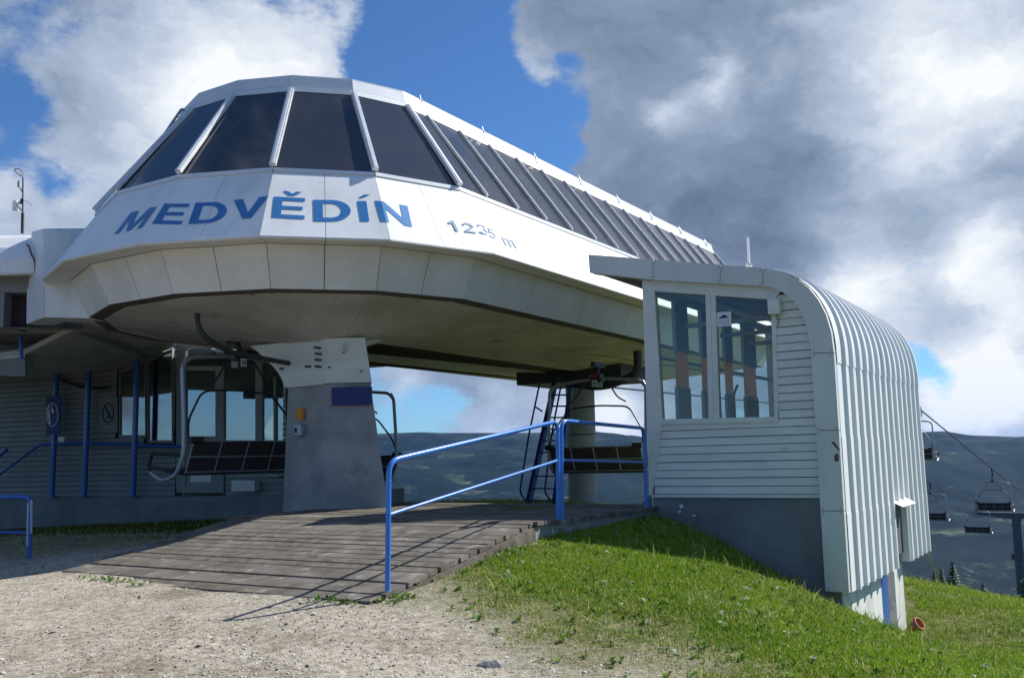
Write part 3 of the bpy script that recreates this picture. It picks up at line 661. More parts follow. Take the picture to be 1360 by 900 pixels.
def G(ch):
    if ch == 'M': return [[(0, 0), (.19, 0), (.19, .72), (.19, 1), (0, 1)], [(.19, 1), (.19, .60), (.42, 0), (.50, 0), (.50, .30), (.30, 1)], [(.70, 1), (.50, .30), (.50, 0), (.58, 0), (.81, .60), (.81, 1)], [(.81, 0), (1, 0), (1, 1), (.81, 1)]]
    if ch == 'E': return [rect(0, 0, .27, 1), rect(.27, 0, 1, .17), rect(.27, .42, .92, .58), rect(.27, .83, .97, 1)]
    if ch == 'D': return [rect(0, 0, .25, 1)] + ring_poly([(.25, 1)]+arc(.50, .5, .5, .5, 90, -90)+[(.25, 0)], [(.25, .83)]+arc(.47, .5, .28, .33, 90, -90)+[(.25, .17)])
    if ch == 'V': return [[(0, 1), (.27, 1), (.5, .30), (.5, 0), (.37, 0)], [(1, 1), (.73, 1), (.5, .30), (.5, 0), (.63, 0)]]
    if ch == 'I': return [rect(0, 0, 1, 1)]
    if ch == 'N': return [rect(0, 0, .25, 1), rect(.75, 0, 1, 1), [(.25, 1), (.25, .66), (.75, 0), (.75, .34)]]
    if ch == 'caron': return [[(0, 1), (.28, 1), (.5, .45), (.5, 0), (.34, 0)], [(1, 1), (.72, 1), (.5, .45), (.5, 0), (.66, 0)]]
    if ch == 'acute': return [[(0, 0), (.45, 0), (1, 1), (.42, 1)]]
    if ch == '1': return [rect(.42, 0, .72, 1), [(.42, 1), (.42, .70), (.02, .66), (.02, .80)]]
    if ch == '2': return ring_poly(arc(.5, .68, .5, .32, 175, -20, 12)+[(.30, .16), (.0, .02)], arc(.5, .68, .27, .19, 175, -20, 12)+[(.25, .30)][:0]+[(.12, .20), (.0, .0)]) + [rect(0, 0, 1, .15)]
    if ch == '3': return ring_poly(arc(.48, .73, .48, .27, 165, -80, 12), arc(.48, .73, .26, .14, 165, -80, 12)) + ring_poly(arc(.48, .28, .52, .28, 80, -165, 12), arc(.48, .28, .29, .14, 80, -165, 12))
    if ch == '5': return [rect(.15, .86, .95, 1), [(.15, .86), (.34, .86), (.30, .5), (.08, .46)]] + ring_poly(arc(.46, .32, .54, .32, 125, -160, 14), arc(.46, .32, .30, .18, 125, -160, 14))
    if ch == 'm': return [rect(0, 0, .17, 1), rect(.42, 0, .58, .75), rect(.83, 0, 1, .75), rect(.17, .80, .5, .95), rect(.58, .80, .92, .95), [(.42, .75), (.58, .75), (.5, .95), (.40, .90)], [(.83, .75), (1, .75), (.92, .95), (.80, .90)]]
def put(name, ch, m, BL, BR, TR, TL): return glyph_poly(name, m, G(ch), [inv(*p_) for p_ in (BL, BR, TR, TL)])
put('letter', 'M', 'letter', (152, 311.5), (189, 302.5), (209.3, 274.3), (174.3, 282.3))
put('letter', 'E', 'letter', (202, 297.7), (240.7, 298.3), (253.5, 271), (218.7, 270.7))
put('letter', 'D', 'letter', (250, 297.9), (297, 296), (305.5, 268.2), (260, 269.5))
put('letter', 'V', 'letter', (305.5, 291.6), (350, 290), (357.3, 260.8), (310.4, 266.0))
put('letter', 'E', 'letter', (361, 289), (404.4, 291.6), (406.6, 263.6), (364, 261.4))
put('caron', 'caron', 'letter', (375, 259.8), (400, 260.6), (401, 255.4), (375.5, 253.6))
put('letter', 'D', 'letter', (416.7, 294.2), (466, 294.4), (465.6, 266.4), (416, 265.6))
put('letter', 'I', 'letter', (478.9, 294.4), (490.6, 294.5), (486.5, 267.3), (474.4, 267.2))
put('acute', 'acute', 'letter', (475.3, 263.4), (489, 263.2), (492, 258.8), (477, 258.8))
put('letter', 'N', 'letter', (505.6, 294.4), (547.3, 301.8), (541, 273.9), (497.6, 266.8))
put('numeral', '1', 'numeral', (599.5, 307.4), (613, 308.4), (605, 294), (593, 293))
put('numeral', '2', 'numeral', (617, 308.6), (633, 310.6), (626.5, 297.6), (612, 295.4))
put('numeral', '3', 'numeral', (636.5, 310.8), (650, 313.4), (643.5, 299.6), (631.5, 297.4))
put('numeral', '5', 'numeral', (650.5, 315.6), (661, 318.4), (654.5, 305.6), (645.5, 301.6))
put('letter_m', 'm', 'numeral', (671, 326.0), (687, 330.6), (680.5, 319.8), (665, 314.0))

# underside: flat plate, recessed groove and a shallow funnel down to the pillar
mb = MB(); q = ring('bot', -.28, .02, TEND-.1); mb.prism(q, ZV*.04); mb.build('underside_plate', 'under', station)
pts = ring('bot', -.02, -.002, TEND-.02); inn = ring('bot', -.26, -.01, TEND-.02)
for i in range(len(pts)-1): MB().prism([pts[i], pts[i+1], inn[i+1], inn[i]], ZV*.05).build('edge_flashing', 'rim', station)
PC = Vector((-2.95, 15.75, 0)); DC = C0 - A*.35
ps = [(side('bot', a_, True, -.24, -.02), C0+A*a_, 2.20) for a_ in (TEND-.1, 11, 8, 5, 2.5)]
ps += [(vx('bot', j, -.24, -.02), None, 0) for j in range(8)] + [(side('bot', a_, False, -.24, -.02), C0+A*a_, 2.20) for a_ in (2.5, 5, 8, 11, TEND-.1)]
mb = MB(); m_ = len(ps); fr_ = [0, .3, .62, .86, 1.0]
for f_ in fr_:
    for (p, sp_, zt) in ps:
        if sp_ is None: q = PC + (p-PC).normalized()*.95; q.z = 1.96; zt = 1.96
        else: q = sp_ + (Vector((p.x, p.y, 0))-sp_).normalized()*.4; q.z = zt
        c_ = p.lerp(q, f_); c_.z = p.z + (zt-p.z)*(f_**1.25); mb.v.append(tuple(c_))
for k in range(m_-1):
    sm = MB()
    for i in range(len(fr_)):
        a_, b_ = Vector(mb.v[i*m_+k]), Vector(mb.v[i*m_+k+1]); d_ = (b_-a_); e_ = d_.normalized()*min(.003, d_.length*.2)
        sm.v += [tuple(a_+e_), tuple(b_-e_), tuple(a_+e_+ZV*.025), tuple(b_-e_+ZV*.025)]
    for i in range(len(fr_)-1):
        o_ = i*4; sm.f += [(o_, o_+1, o_+5, o_+4), (o_+2, o_+6, o_+7, o_+3), (o_, o_+4, o_+6, o_+2), (o_+1, o_+3, o_+7, o_+5)]
    sm.f += [(0, 2, 3, 1), (16, 17, 19, 18)]
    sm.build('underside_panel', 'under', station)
dm = MB(); dm.v = [(x_, y_, z_+.03) for x_, y_, z_ in mb.v]
for i in range(len(fr_)-1):
    for k in range(m_-1): dm.f.append((i*m_+k, i*m_+k+1, (i+1)*m_+k+1, (i+1)*m_+k))
dm.f.append(tuple(range(4*m_, 5*m_))); dm.build('underside_backing', 'dark', station)
L0 = onz(578, 480, 2.20); tag_ = MB().box(L0, (.42, .06, .035), (A.lerp(T, .12).normalized(), T, ZV)).build('strip_light', 'sign', station)
# chair rail bent down out of the underside on both legs of the loop
def pipe(pts, r, name='guide_tube', m='galv'): return MB().tube(bend(pts, .35, 6), r, 10).build(name, m, station, smooth=True)
p0 = at(262, 410, 14.3); pipe([p0+ZV*.3, p0-ZV*.35, p0-ZV*.62+Vector((.35, .3, 0)), p0-ZV*.75+Vector((1.2, 1.2, 0))], .04, 'guide_tube', 'steel_d')
G1 = AT(7.6, 2.45); 
pipe([AT(7.2, 2.85, 2.4), AT(7.2, 2.85, 1.85), AT(7.2, 1.9, 1.62), AT(7.2, 1.2, 1.75)], .10, 'guide_tube', 'steel_d')
MB().box(AT(9.7, .2, 2.18), (1.0, 1.5, .24), (A, T, ZV)).build('drive_housing', 'steel_d', station)
# main pillar of painted concrete with a steel-clad cap, and the round rear column
z0, z1, z2 = -.75, 1.27, 1.98
def ring_at(lst, z): return [Vector((x, y, z)) for x, y in lst]
lowp = [(-3.74, 15.55), (-3.0, 15.0), (-1.97, 15.03), (-2.07, 15.9), (-2.35, 16.75), (-3.4, 16.7)]
topp = [(-3.67, 15.55), (-2.95, 15.03), (-2.25, 15.05), (-2.40, 15.9), (-2.55, 16.6), (-3.35, 16.6)]
mb = MB(); a, b = ring_at(lowp, z0), ring_at(topp, z1); mb.add(a+b, [tuple(range(6))[::-1], tuple(range(6, 12))]+[(i, (i+1) % 6, (i+1) % 6+6, i+6) for i in range(6)])
pil = mb.build('pillar', 'conc_p', station, bevel=.015)
capl = [(-3.72, 15.5), (-2.94, 14.98), (-2.22, 15.0), (-2.37, 15.9), (-2.52, 16.65), (-3.4, 16.65)]
capt = [(-4.35, 15.75), (-2.88, 14.99), (-2.33, 15.01), (-2.47, 15.9), (-2.62, 16.6), (-3.7, 16.9)]
mb = MB(); nn = 6
for k in range(nn+1):
    f_ = k/nn; z = z1+(z2-z1)*f_; g_ = f_**1.5
    mb.v += [(x0+(x1-x0)*(g_ if i in (0, 5) else f_), y0+(y1-y0)*f_, z) for i, ((x0, y0), (x1, y1)) in enumerate(zip(capl, capt))]
for k in range(nn):
    for i in range(6): mb.f.append((k*6+i, k*6+(i+1) % 6, (k+1)*6+(i+1) % 6, (k+1)*6+i))
mb.f += [tuple(range(6))[::-1], tuple(range(nn*6, nn*6+6))]
cap = mb.build('pillar_cap', 'siding', station)
def on_face(x, y, P, Q):                          # point on the vertical plane through P, Q
    n_ = (Q-P).cross(ZV).normalized(); return onp(x, y, P, n_)
LP, RP = Vector((-3.71, 15.55, 0)), Vector((-2.97, 15.01, 0)); RQ = Vector((-1.95, 15.03, 0))
dL = (RP-LP).normalized(); nL = dL.cross(ZV); nL = nL if nL.y < 0 else -nL
mb = MB().prism([LP+ZV*1.25+nL*.03, RP+ZV*1.25+nL*.03, RP+ZV*1.31+nL*.03, LP+ZV*1.31+nL*.03], -nL*.05); mb.build('cap_flange', 'siding', cap)
for (x, y) in [(425, 462), (426, 470), (426, 478), (426, 487), (379, 490), (413, 487)]:
    c = on_face(x, y, LP-dL*0, RP); MB().tube([c+nL*.12, c-nL*.02], .018, 6).build('bolt', 'steel_d', cap)
for (x, y) in [(457, 468), (480, 493), (438, 488)]:
    c = on_face(x, y, RP, RQ); MB().tube([c-Vector((0, .07, 0)), c+Vector((0, .02, 0))], .016, 6).build('bolt', 'steel_d', cap)
c = on_face(468, 526, RP, RQ); MB().box(c-Vector((0, .035, 0)), (.315, .02, .14)).build('blue_plate', 'navy', pil)
c = on_face(401, 550, LP, RP); bx = MB().box(c+nL*.04, (.07, .03, .09), (dL, nL, ZV)).build('alarm_lamp', 'orange', pil)
c = on_face(401, 571, LP, RP); bx = MB().box(c+nL*.05, (.085, .05, .09), (dL, nL, ZV)).build('switch_box', 'galv', pil, bevel=.01)
MB().box(c+nL*.105-dL*.03, (.02, .008, .04), (dL, nL, ZV)).build('switch', 'ink', bx)
fin = MB().prism([at(455, 456, 14.9), at(455, 467, 14.9), at(506, 450, 15.6)], Vector((.02, .25, .0))); fin.build('bracket', 'siding', cap)
cc = C0 + A*9.74; mb = MB(); mb.tube([cc+ZV*(-1.6), cc+ZV*.6, cc+ZV*2.4], .375, 28); rc = mb.build('rear_column', 'cyl', station, smooth=True)
MB().tube([cc+ZV*.62, cc+ZV*.65], .385, 28).build('collar', 'steel_d', rc)

# ------------------------------------------------------------------ operator cabin with the curved corrugated wall
cabin = thing('operator_cabin', 'white clad operator cabin with curved corrugated wall and two tall front windows', 'cabin', (B0.x, B0.y, -.8))
def fp(x, y, off=0.): return onp(x, y, B0 - A*off, A)
def tz(P): return ((P-B0).dot(T), P.z)
def ft(t, z, off=0.): return B0 + T*t + ZV*z - A*off
OUT = [(781, 338), (868, 344.6), (958, 351.6), (1014, 355.6), (1034, 360), (1052, 367), (1070, 377.5), (1085, 390), (1096.5, 405), (1104.5, 424), (1109.2, 445), (1111.6, 468), (1114.8, 571), (1118.6, 678), (1125, 787)]
INN = [(783, 362), (867, 371.5), (956, 376.5), (1012, 379.5), (1027, 383), (1040, 388), (1052, 396), (1062, 405), (1071, 417), (1078.5, 433), (1083.5, 449), (1086, 468), (1089, 571), (1093, 678), (1098, 785)]
FO = .13
fo = [tz(fp(x, y, FO)) for x, y in OUT]; fi = [tz(fp(x, y, FO)) for x, y in INN]
TW = sum(p[0] for p in fo[-4:])/4                 # plane of the corrugated wall
def bez(p0, p1, p2, p3, t): return tuple(p0[k]*(1-t)**3+3*p1[k]*t*(1-t)**2+3*p2[k]*t*t*(1-t)+p3[k]*t**3 for k in (0, 1))
for i in range(3, 12):
    t_ = (i-3)/8
    fo[i] = bez((1.796, 2.461), (2.216, 2.369), (TW, 2.05), (TW, 1.265), t_); fi[i] = bez((1.763, 2.223), (2.08, 2.155), (TW-.285, 1.92), (TW-.285, 1.284), t_)
for i in (-1, -2, -3, -4): fo[i] = (TW, fo[i][1]); fi[i] = (sum(p[0] for p in fi[-4:])/4 if False else TW-.285, fi[i][1])
cuts = [(0, 1), (1, 2), (2, 3), (3, 11), (11, 12), (12, 13), (13, 14)]
for a, b in cuts:
    mb = MB(); 
    for i in range(a, b):
        e0 = .004 if i == a else 0; e1 = .004 if i == b-1 else 0
        q = [ft(*fo[i], FO), ft(*fo[i+1], FO), ft(*fi[i+1], FO), ft(*fi[i], FO)]
        d0, d1 = (q[1]-q[0]).normalized(), (q[2]-q[3]).normalized()
        q = [q[0]+d0*e0, q[1]-d0*e1, q[2]-d1*e1, q[3]+d1*e0]; mb.prism(q, A*(FO+.10))
    mb.build('fascia_panel', 'fascia', cabin)
LEN = 5.72
mb = MB()
for i in (0, 1, 2, 3, 11, 12, 13, 14):
    for f_ in ((.12, .88) if i > 10 else (.15, .85)):
        for e_ in (-.03, .03):
            p_ = ft(fo[i][0]+(fi[i][0]-fo[i][0])*f_ + (e_ if i < 4 else 0), fo[i][1]+(fi[i][1]-fo[i][1])*f_ + (e_ if i > 10 else 0), FO); mb.box(p_, (.006, .004, .006), (T, A, ZV))
mb.build('screws', 'steel_d', cabin)['kind'] = 'stuff'
# flat part of the roof and its soffit
mb = MB(); mb.prism([ft(*fo[0], .05), ft(*fo[3], .05), ft(fo[3][0], fo[3][1]-.06, .05), ft(fo[0][0], fo[0][1]-.06, .05)], A*(LEN+.05)); mb.build('roof_sheet', 'corr', cabin)
mb = MB(); mb.prism([ft(fi[0][0]+.01, fi[0][1]+.015, 0), ft(fi[3][0], fi[3][1]+.015, 0), ft(fi[3][0], fi[3][1]+.05, 0), ft(fi[0][0]+.01, fi[0][1]+.05, 0)], A*LEN); mb.build('soffit', 'conc_d', cabin)
mb = MB().prism([ft(fo[0][0]+.004, fo[0][1]-.01, -.101), ft(fo[0][0]+.03, fo[0][1]-.01, -.101), ft(fi[0][0]+.03, fi[0][1]+.02, -.101), ft(fi[0][0]+.004, fi[0][1]+.02, -.101)], A*(LEN-.1)); mb.build('eaves_board', 'fascia', cabin)
# corrugated sheets: rows follow the outer profile, ribs run down them
def rib(u):
    w_ = (u % .405)/.405
    pts = [(0, 0), (.56, 0), (.64, 1), (.80, 1), (.88, 0), (1, 0)]
    for (a, ha), (b, hb) in zip(pts, pts[1:]):
        if a <= w_ <= b: return ha + (hb-ha)*(w_-a)/(b-a+1e-9)
    return 0
def usamp(u0, u1):
    s = {round(u0, 4), round(u1, 4)}; k = math.floor(u0/.405)-1
    while k*.405 < u1+.5:
        for f_ in (.56, .64, .80, .88):
            u = (k+f_)*.405
            if u0 < u < u1: s.add(round(u, 4))
        k += 1
    return sorted(s)
def sheet(prof, u0, u1, name='corrugated_sheet', lift=0., jag=0.):
    us = usamp(u0, u1); P = [Vector((p[0], p[1])) for p in prof]; vs = []; nrm = []
    for i, p in enumerate(P):
        d = (P[min(i+1, len(P)-1)]-P[max(i-1, 0)]).normalized(); nrm.append(Vector((-d.y, d.x)))
    if nrm[0].x + nrm[0].y < 0: nrm = [-n_ for n_ in nrm]
    mb = MB(); top_, bot_ = [], []
    for layer in (0, 1):
        for i, p in enumerate(P):
            for u in us:
                hgt = lift + (.042*rib(u) if layer == 0 else .042*rib(u)-.004)
                q = p + nrm[i]*hgt; mb.v.append(tuple(B0 + T*q.x + ZV*q.y + A*u))
    w_, L_ = len(us), len(P); o2 = w_*L_
    for i in range(L_-1):
        for k in range(w_-1):
            mb.f.append((i*w_+k, i*w_+k+1, (i+1)*w_+k+1, (i+1)*w_+k)); mb.f.append((o2+i*w_+k, o2+(i+1)*w_+k, o2+(i+1)*w_+k+1, o2+i*w_+k+1))
    for i in range(L_-1):
        for k in (0, w_-1): mb.f.append((i*w_+k, (i+1)*w_+k, o2+(i+1)*w_+k, o2+i*w_+k))
    for k in range(w_-1):
        for i in (0, L_-1): mb.f.append((i*w_+k, i*w_+k+1, o2+i*w_+k+1, o2+i*w_+k))
    return mb.build(name, 'corr', cabin)
zs = lambda y, x=1118: onp(x, y, B0+T*TW, T).z
Z1, Z2, Z3, Z4 = fo[11][1]-.12, zs(583, 1130), zs(683, 1130), fo[14][1]
arcp = fo[3:12]+[(TW, Z1)]
# resample the arc smoothly
def smooth(pts, n=26):
    P = [Vector(p) for p in pts]; L_ = [0]
    for a, b in zip(P, P[1:]): L_.append(L_[-1]+(b-a).length)
    out = []
    for k in range(n+1):
        s = L_[-1]*k/n; i = max(j for j in range(len(L_)) if L_[j] <= s+1e-9); i = min(i, len(P)-2)
        f_ = (s-L_[i])/(L_[i+1]-L_[i]); p0, p1, p2, p3 = P[max(i-1, 0)], P[i], P[i+1], P[min(i+2, len(P)-1)]
        out.append(.5*((2*p1)+(p2-p0)*f_+(2*p0-5*p1+4*p2-p3)*f_**2+(3*p1-p0-3*p2+p3)*f_**3))
    return [tuple(p) for p in out]
arc_s = [bez((1.796, 2.461), (2.216, 2.369), (TW, 2.05), (TW, 1.265), k/26) for k in range(27)]+[(TW, Z1)]
ub = [-.03, 1.18, 2.395, 3.61, 4.68, LEN]
OW = (onp(1187, 700, B0+T*TW, T)-B0).dot(A), (onp(1203.5, 700, B0+T*TW, T)-B0).dot(A)
for k in range(5):
    u0, u1 = ub[k], ub[k+1]
    sheet(arc_s, u0, u1, lift=.012)
    sheet([(TW, Z1+.03), (TW, Z2)], u0, u1, lift=.004)
    sheet([(TW, Z2+.03), (TW, Z3)], u0, u1, lift=.008)
for u0, u1 in ((-.03, 1.18), (1.18, OW[0]), (OW[1], 4.6), (4.6, LEN)): sheet([(TW, Z3+.03), (TW, Z4)], u0, u1, lift=.012)
# hatch opening in the lower sheets, with its little metal hood
mb = MB().prism([B0+T*(TW-.10)+A*(OW[0]-.02)+ZV*Z4, B0+T*(TW-.10)+A*(OW[1]+.02)+ZV*Z4, B0+T*(TW-.10)+A*(OW[1]+.02)+ZV*(Z3+.02), B0+T*(TW-.10)+A*(OW[0]-.02)+ZV*(Z3+.02)], -T*.02); hp = mb.build('hatch_panel', 'conc_p', cabin)
for u in OW: MB().box(B0+T*(TW-.04)+A*u+ZV*((Z3+Z4)/2), (.07, .012, (Z3-Z4)/2), (T, A, ZV)).build('hatch_jamb', 'corr', cabin)
mb = MB().prism([B0+T*(TW+.0)+A*(OW[0]-.06)+ZV*(Z3+.04), B0+T*(TW+.0)+A*(OW[1]+.06)+ZV*(Z3+.06), B0+T*(TW+.16)+A*(OW[1]+.07)+ZV*(Z3-.03), B0+T*(TW+.16)+A*(OW[0]-.04)+ZV*(Z3-.04)], ZV*.008); mb.build('hatch_hood', 'white', cabin)
# shell behind the sheets (end wall, inner wall)
mb = MB(); prof = [(TW-.05, -1.3)] + [(a-.05, b-.05) for a, b in reversed(arc_s)] + [(-.02, fi[1][1]-.02), (-.02, -.52), (-.02, -.6), (TW-.3, -.6)]
mb.prism([B0+T*a+ZV*b+A*(LEN-.03) for a, b in [(TW-.05, -1.6)] + [(a-.05, b-.05) for a, b in reversed(arc_s)] + [(-.02, fi[1][1]), (-.02, -.52), (1.0, -.6), (1.6, -1.6)]], -A*.05); mb.build('end_wall', 'siding', cabin)
prof = [(TW-.06, -1.55)] + [(a-.06, b-.06) for a, b in reversed(arc_s)]
mb = MB(); 
for i in range(len(prof)-1):
    a, b = prof[i], prof[i+1]; mb.prism([ft(*a, -.12), ft(*b, -.12), ft(b[0]-.04, b[1]-.03, -.12), ft(a[0]-.04, a[1]-.0, -.12)], A*(LEN-.3))
mb.build('inner_wall', 'int', cabin)
MB().prism([ft(.02, -.60, -.05), ft(TW-.1, -.60, -.05), ft(TW-.1, -.52, -.05), ft(.02, -.52, -.05)], A*(LEN-.1)).build('floor', 'conc', cabin)
# siding planks on the front
ZB = fp(980, 657.5).z; pitch = .1085
T_IN = lambda z: next((fi[i][0]+(fi[i+1][0]-fi[i][0])*(z-fi[i][1])/(fi[i+1][1]-fi[i][1]) for i in range(3, len(fi)-1) if fi[i+1][1] <= z <= fi[i][1]), TW-.285)
zsill = fp(950, 559).z; tj = (fp(1032, 500)-B0).dot(T); tcor = (fp(868, 600)-B0).dot(T)
k = 0; z = ZB+.02
MB().prism([ft(.0, ZB-.03, .012), ft(TW-.27, ZB-.03, .012), ft(TW-.27, ZB+.012, .012), ft(.0, ZB+.012, .012)], A*.05).build('drip_rail', 'frame', cabin)
mb = MB().prism([ft(tj-.02, zsill-.08, -.03), ft(TW-.22, zsill-.08, -.03), ft(TW-.22, 1.6, -.03), ft(TW-.5, 2.05, -.03), ft(tj-.02, 2.12, -.03)], A*.03); mb.build('wall_backing', 'dark', cabin)
MB().prism([ft(.02, ZB, -.03), ft(TW-.22, ZB, -.03), ft(TW-.22, zsill-.05, -.03), ft(.02, zsill-.05, -.03)], A*.03).build('wall_backing', 'dark', cabin)
while z < 2.25:
    z1 = z+pitch-.009; t0 = tcor if z < zsill-.02 else tj
    if t0 == tcor and z1 > zsill-.005: z1 = zsill-.005
    t1 = min(T_IN(z), T_IN(z1))+.03
    t1b = T_IN(z)+.03; t1t = T_IN(z1)+.03
    if t1t > t0+.05:
        j_ = random.uniform(-.0015, .0015)
        MB().prism([ft(t0, z+j_, .016), ft(t1b, z+j_, .016), ft(t1t, z1+j_, .004), ft(t0, z1+j_, .004)], A*.014).build('siding_plank', 'siding', cabin)
    z += pitch
# timber window frames and glass
def fq(px, off, th, name, m, par=None): return MB().prism([fp(x, y, off) for x, y in px], A*th).build(name, m, par or cabin)
fq([(853, 376), (868.5, 377), (879.5, 557.5), (866, 657), (862.5, 657)], .03, .10, 'corner_post', 'frame')
fq([(853, 372), (1040, 379.5), (1029, 398), (868, 386.5), (853, 385.5)], .028, .10, 'header_beam', 'frame')
wf = fq([(876.5, 556.6), (1033, 553), (1033.5, 560), (877, 563.5)], .035, .11, 'window_sill', 'frame')
g1 = fq([(868.5, 386.6), (936.6, 391.6), (940.8, 555.2), (875.6, 556.8)], -.02, .012, 'window_pane', 'glass')
g2 = fq([(950, 392.8), (1023.6, 398), (1028.2, 553.2), (955.6, 555)], -.02, .012, 'window_pane', 'glass')
fq([(936.8, 391), (943.2, 391.4), (947.6, 556), (941, 556.2)], .022, .08, 'window_frame', 'frame')
fq([(943.6, 391.5), (950, 392.2), (955.4, 556), (948, 556.2)], .016, .08, 'window_frame', 'frame')
fq([(1023.8, 397.4), (1030, 398), (1033.6, 554), (1028.4, 554.2)], .022, .08, 'window_frame', 'frame')
mb = MB().box(fp(1029, 407.5, .10), (.075, .07, .10), (T, A, ZV)); lb = mb.build('junction_box', 'frame', cabin, bevel=.006)
c = fp(1031, 418, .06); MB().tube([c, c-ZV*.05+T*.03, c-ZV*.12+T*.025, c-ZV*.16], .006, 5).build('cable', 'ink', lb)
st = MB().prism([fp(*p_, -.014) for p_ in ((952, 414.6), (971, 413.6), (971.4, 432.6), (952.4, 433.6))], A*.002).build('notice', 'sign', cabin)
for (ax_, ay, bx_, by, cx_, cy_) in ((954, 423.4, 961, 417.4, 961.6, 422.6), (961.8, 422.6, 961.2, 417.2, 968.4, 421.4)):
    MB().prism([fp(ax_, ay, -.011), fp(bx_, by, -.011), fp(cx_, cy_, -.011)], A*.001).build('mountain_emblem', 'inkblue', st)
for y_ in (425.5, 427.7, 430): MB().prism([fp(954.5, y_, -.011), fp(968.5, y_-.6, -.011), fp(968.5, y_+.2, -.011), fp(954.5, y_+.8, -.011)], A*.001).build('text_line', 'inkgrey', st)
# scratches and a worn red sticker on the corner fascia
s1 = MB().prism([fp(1103.5, 586.4, FO+.002), fp(1108, 586.6, FO+.002), fp(1115, 596.6, FO+.002), fp(1114.4, 598.6, FO+.002)], A*.001).build('scrape_mark', 'ink', cabin)
s2 = MB().add([fp(1111+3*math.cos(a_), 607.4+5.6*math.sin(a_), FO+.002) for a_ in [k_*math.pi/8 for k_ in range(16)]], [tuple(range(16))]).build('sticker', 'ink', cabin)
s3 = MB().add([fp(1111.2+1.7*math.cos(a_), 606.8+3.6*math.sin(a_), FO+.004) for a_ in [k_*math.pi/8 for k_ in range(16)]], [tuple(range(16))]).build('sticker_centre', mat('faded_red_print', (.28, .07, .08), .6), s2)
# left side wall of the cabin: sill, head and piers between five windows, looking through to the station
def su(x, y=540): return (onp(x, y, B0, T)-B0).dot(A)
wins = [(su(869), su(897)), (su(914), su(932)), (su(954), su(963)), (su(973), su(988)), (su(1004), LEN-.1)]
LW = lambda u0, u1, z0_, z1_, name, m, th=.06, out=0: MB().prism([B0+A*u0+ZV*z0_+T*out, B0+A*u1+ZV*z0_+T*out, B0+A*u1+ZV*z1_+T*out, B0+A*u0+ZV*z1_+T*out], T*th).build(name, m, cabin)
LW(.03, LEN-.06, -1.2, .47, 'side_wall', 'siding'); LW(.03, LEN-.06, 2.34, fi[1][1]-.02, 'side_wall', 'siding')
zo0, zo1 = onp(985, 525, B0+T*.07, T).z, onp(985, 484, B0+T*.07, T).z
pe = .09
for i, (u0, u1) in enumerate(wins):
    if i:
        LW(pe, u0, .472, zo0, 'side_pier', 'interior_post', .055); LW(pe, u0, zo1, 2.338, 'side_pier', 'interior_post', .055)
        LW(pe+.004, u0-.004, zo0+.002, zo1-.002, 'orange_board', 'orange_t', .012, .02)
    pe = u1
    MB().add([B0+A*u0+ZV*.472+T*.03, B0+A*u1+ZV*.472+T*.03, B0+A*u1+ZV*2.338+T*.03, B0+A*u0+ZV*2.338+T*.03], [(0, 1, 2, 3)]).build('side_pane', 'glass', cabin)
    LW(u0, u1, 1.42, 1.46, 'transom', 'interior_post', .04)
for k in range(3):
    MB().box(ft(.9, 1.98, -1.2-1.5*k), (.75, .05, .03), (T, A, ZV)).build('ceiling_lath', 'interior_post', cabin)
hd = MB().box(ft(1.15, .15, -2.2), (.35, .8, .35), (T, A, ZV)).build('control_desk', 'int', cabin, bevel=.02)
cl = fp(970, 548, -.9); MB().tube([cl-ZV*.15, cl+ZV*.12, cl+ZV*.40+T*.13], .018, 6).build('desk_lamp', 'ink', hd)
# concrete base: grey painted towards the ramp, whitewashed under the corrugated wall, with a blue door
TB = TW-.13; UB = 3.95
MB().prism([ft(.02, -3.4, -.02), ft(TB-.12, -3.4, -.02), ft(TB-.12, ZB-.035, -.02), ft(.02, ZB-.035, -.02)], A*UB).build('concrete_base', 'conc_d', cabin)
MB().prism([ft(TB-.121, -3.4, -.021), ft(TB-.005, -3.4, -.021), ft(TB-.005, ZB-.036, -.021), ft(TB-.121, ZB-.036, -.021)], A*.06).build('concrete_corner', 'conc_d', cabin)
for (x, y, s_) in ((905, 672, 1), (903, 679, .6), (922, 684, .7)):
    c = fp(x, y, -.02); c = c-A*.004; vs_ = [c+T*(.04*s_*math.cos(q_)*random.uniform(.6, 1.3))+ZV*(.03*s_*math.sin(q_)*random.uniform(.5, 1.3)) for q_ in [k_*.9 for k_ in range(7)]]; MB().add(vs_, [tuple(range(7))]).build('paint_chip', 'conc_w', cabin)
d0, d1 = (onp(1170.5, 780, B0+T*TB, T)-B0).dot(A), (onp(1187, 780, B0+T*TB, T)-B0).dot(A)
for a, b in ((.085, d0), (d1, UB)): MB().prism([B0+T*TB+A*a+ZV*-3.4, B0+T*TB+A*b+ZV*-3.4, B0+T*TB+A*b+ZV*-1.0, B0+T*TB+A*a+ZV*-1.0], -T*.10 if a > 0 else -T*.08).build('whitewashed_wall', 'conc_w', cabin)
MB().prism([B0+T*(TB-.05)+A*d0+ZV*-3.4, B0+T*(TB-.05)+A*d1+ZV*-3.4, B0+T*(TB-.05)+A*d1+ZV*-1.0, B0+T*(TB-.05)+A*d0+ZV*-1.0], -T*.03).build('blue_door', 'blue', cabin)
MB().prism([B0+T*(TB-.048)+A*(d1-.18)+ZV*-3.4, B0+T*(TB+.02)+A*d1+ZV*-3.4, B0+T*(TB+.02)+A*d1+ZV*-1.0, B0+T*(TB-.048)+A*(d1-.18)+ZV*-1.0], A*.02).build('door_jamb', 'conc_p', cabin)
rod = thing('roof_rod', 'thin white lightning rod on the cabin roof against the dark cloud', 'rod', tuple(onp(995, 352, B0+A*1.2, A)))
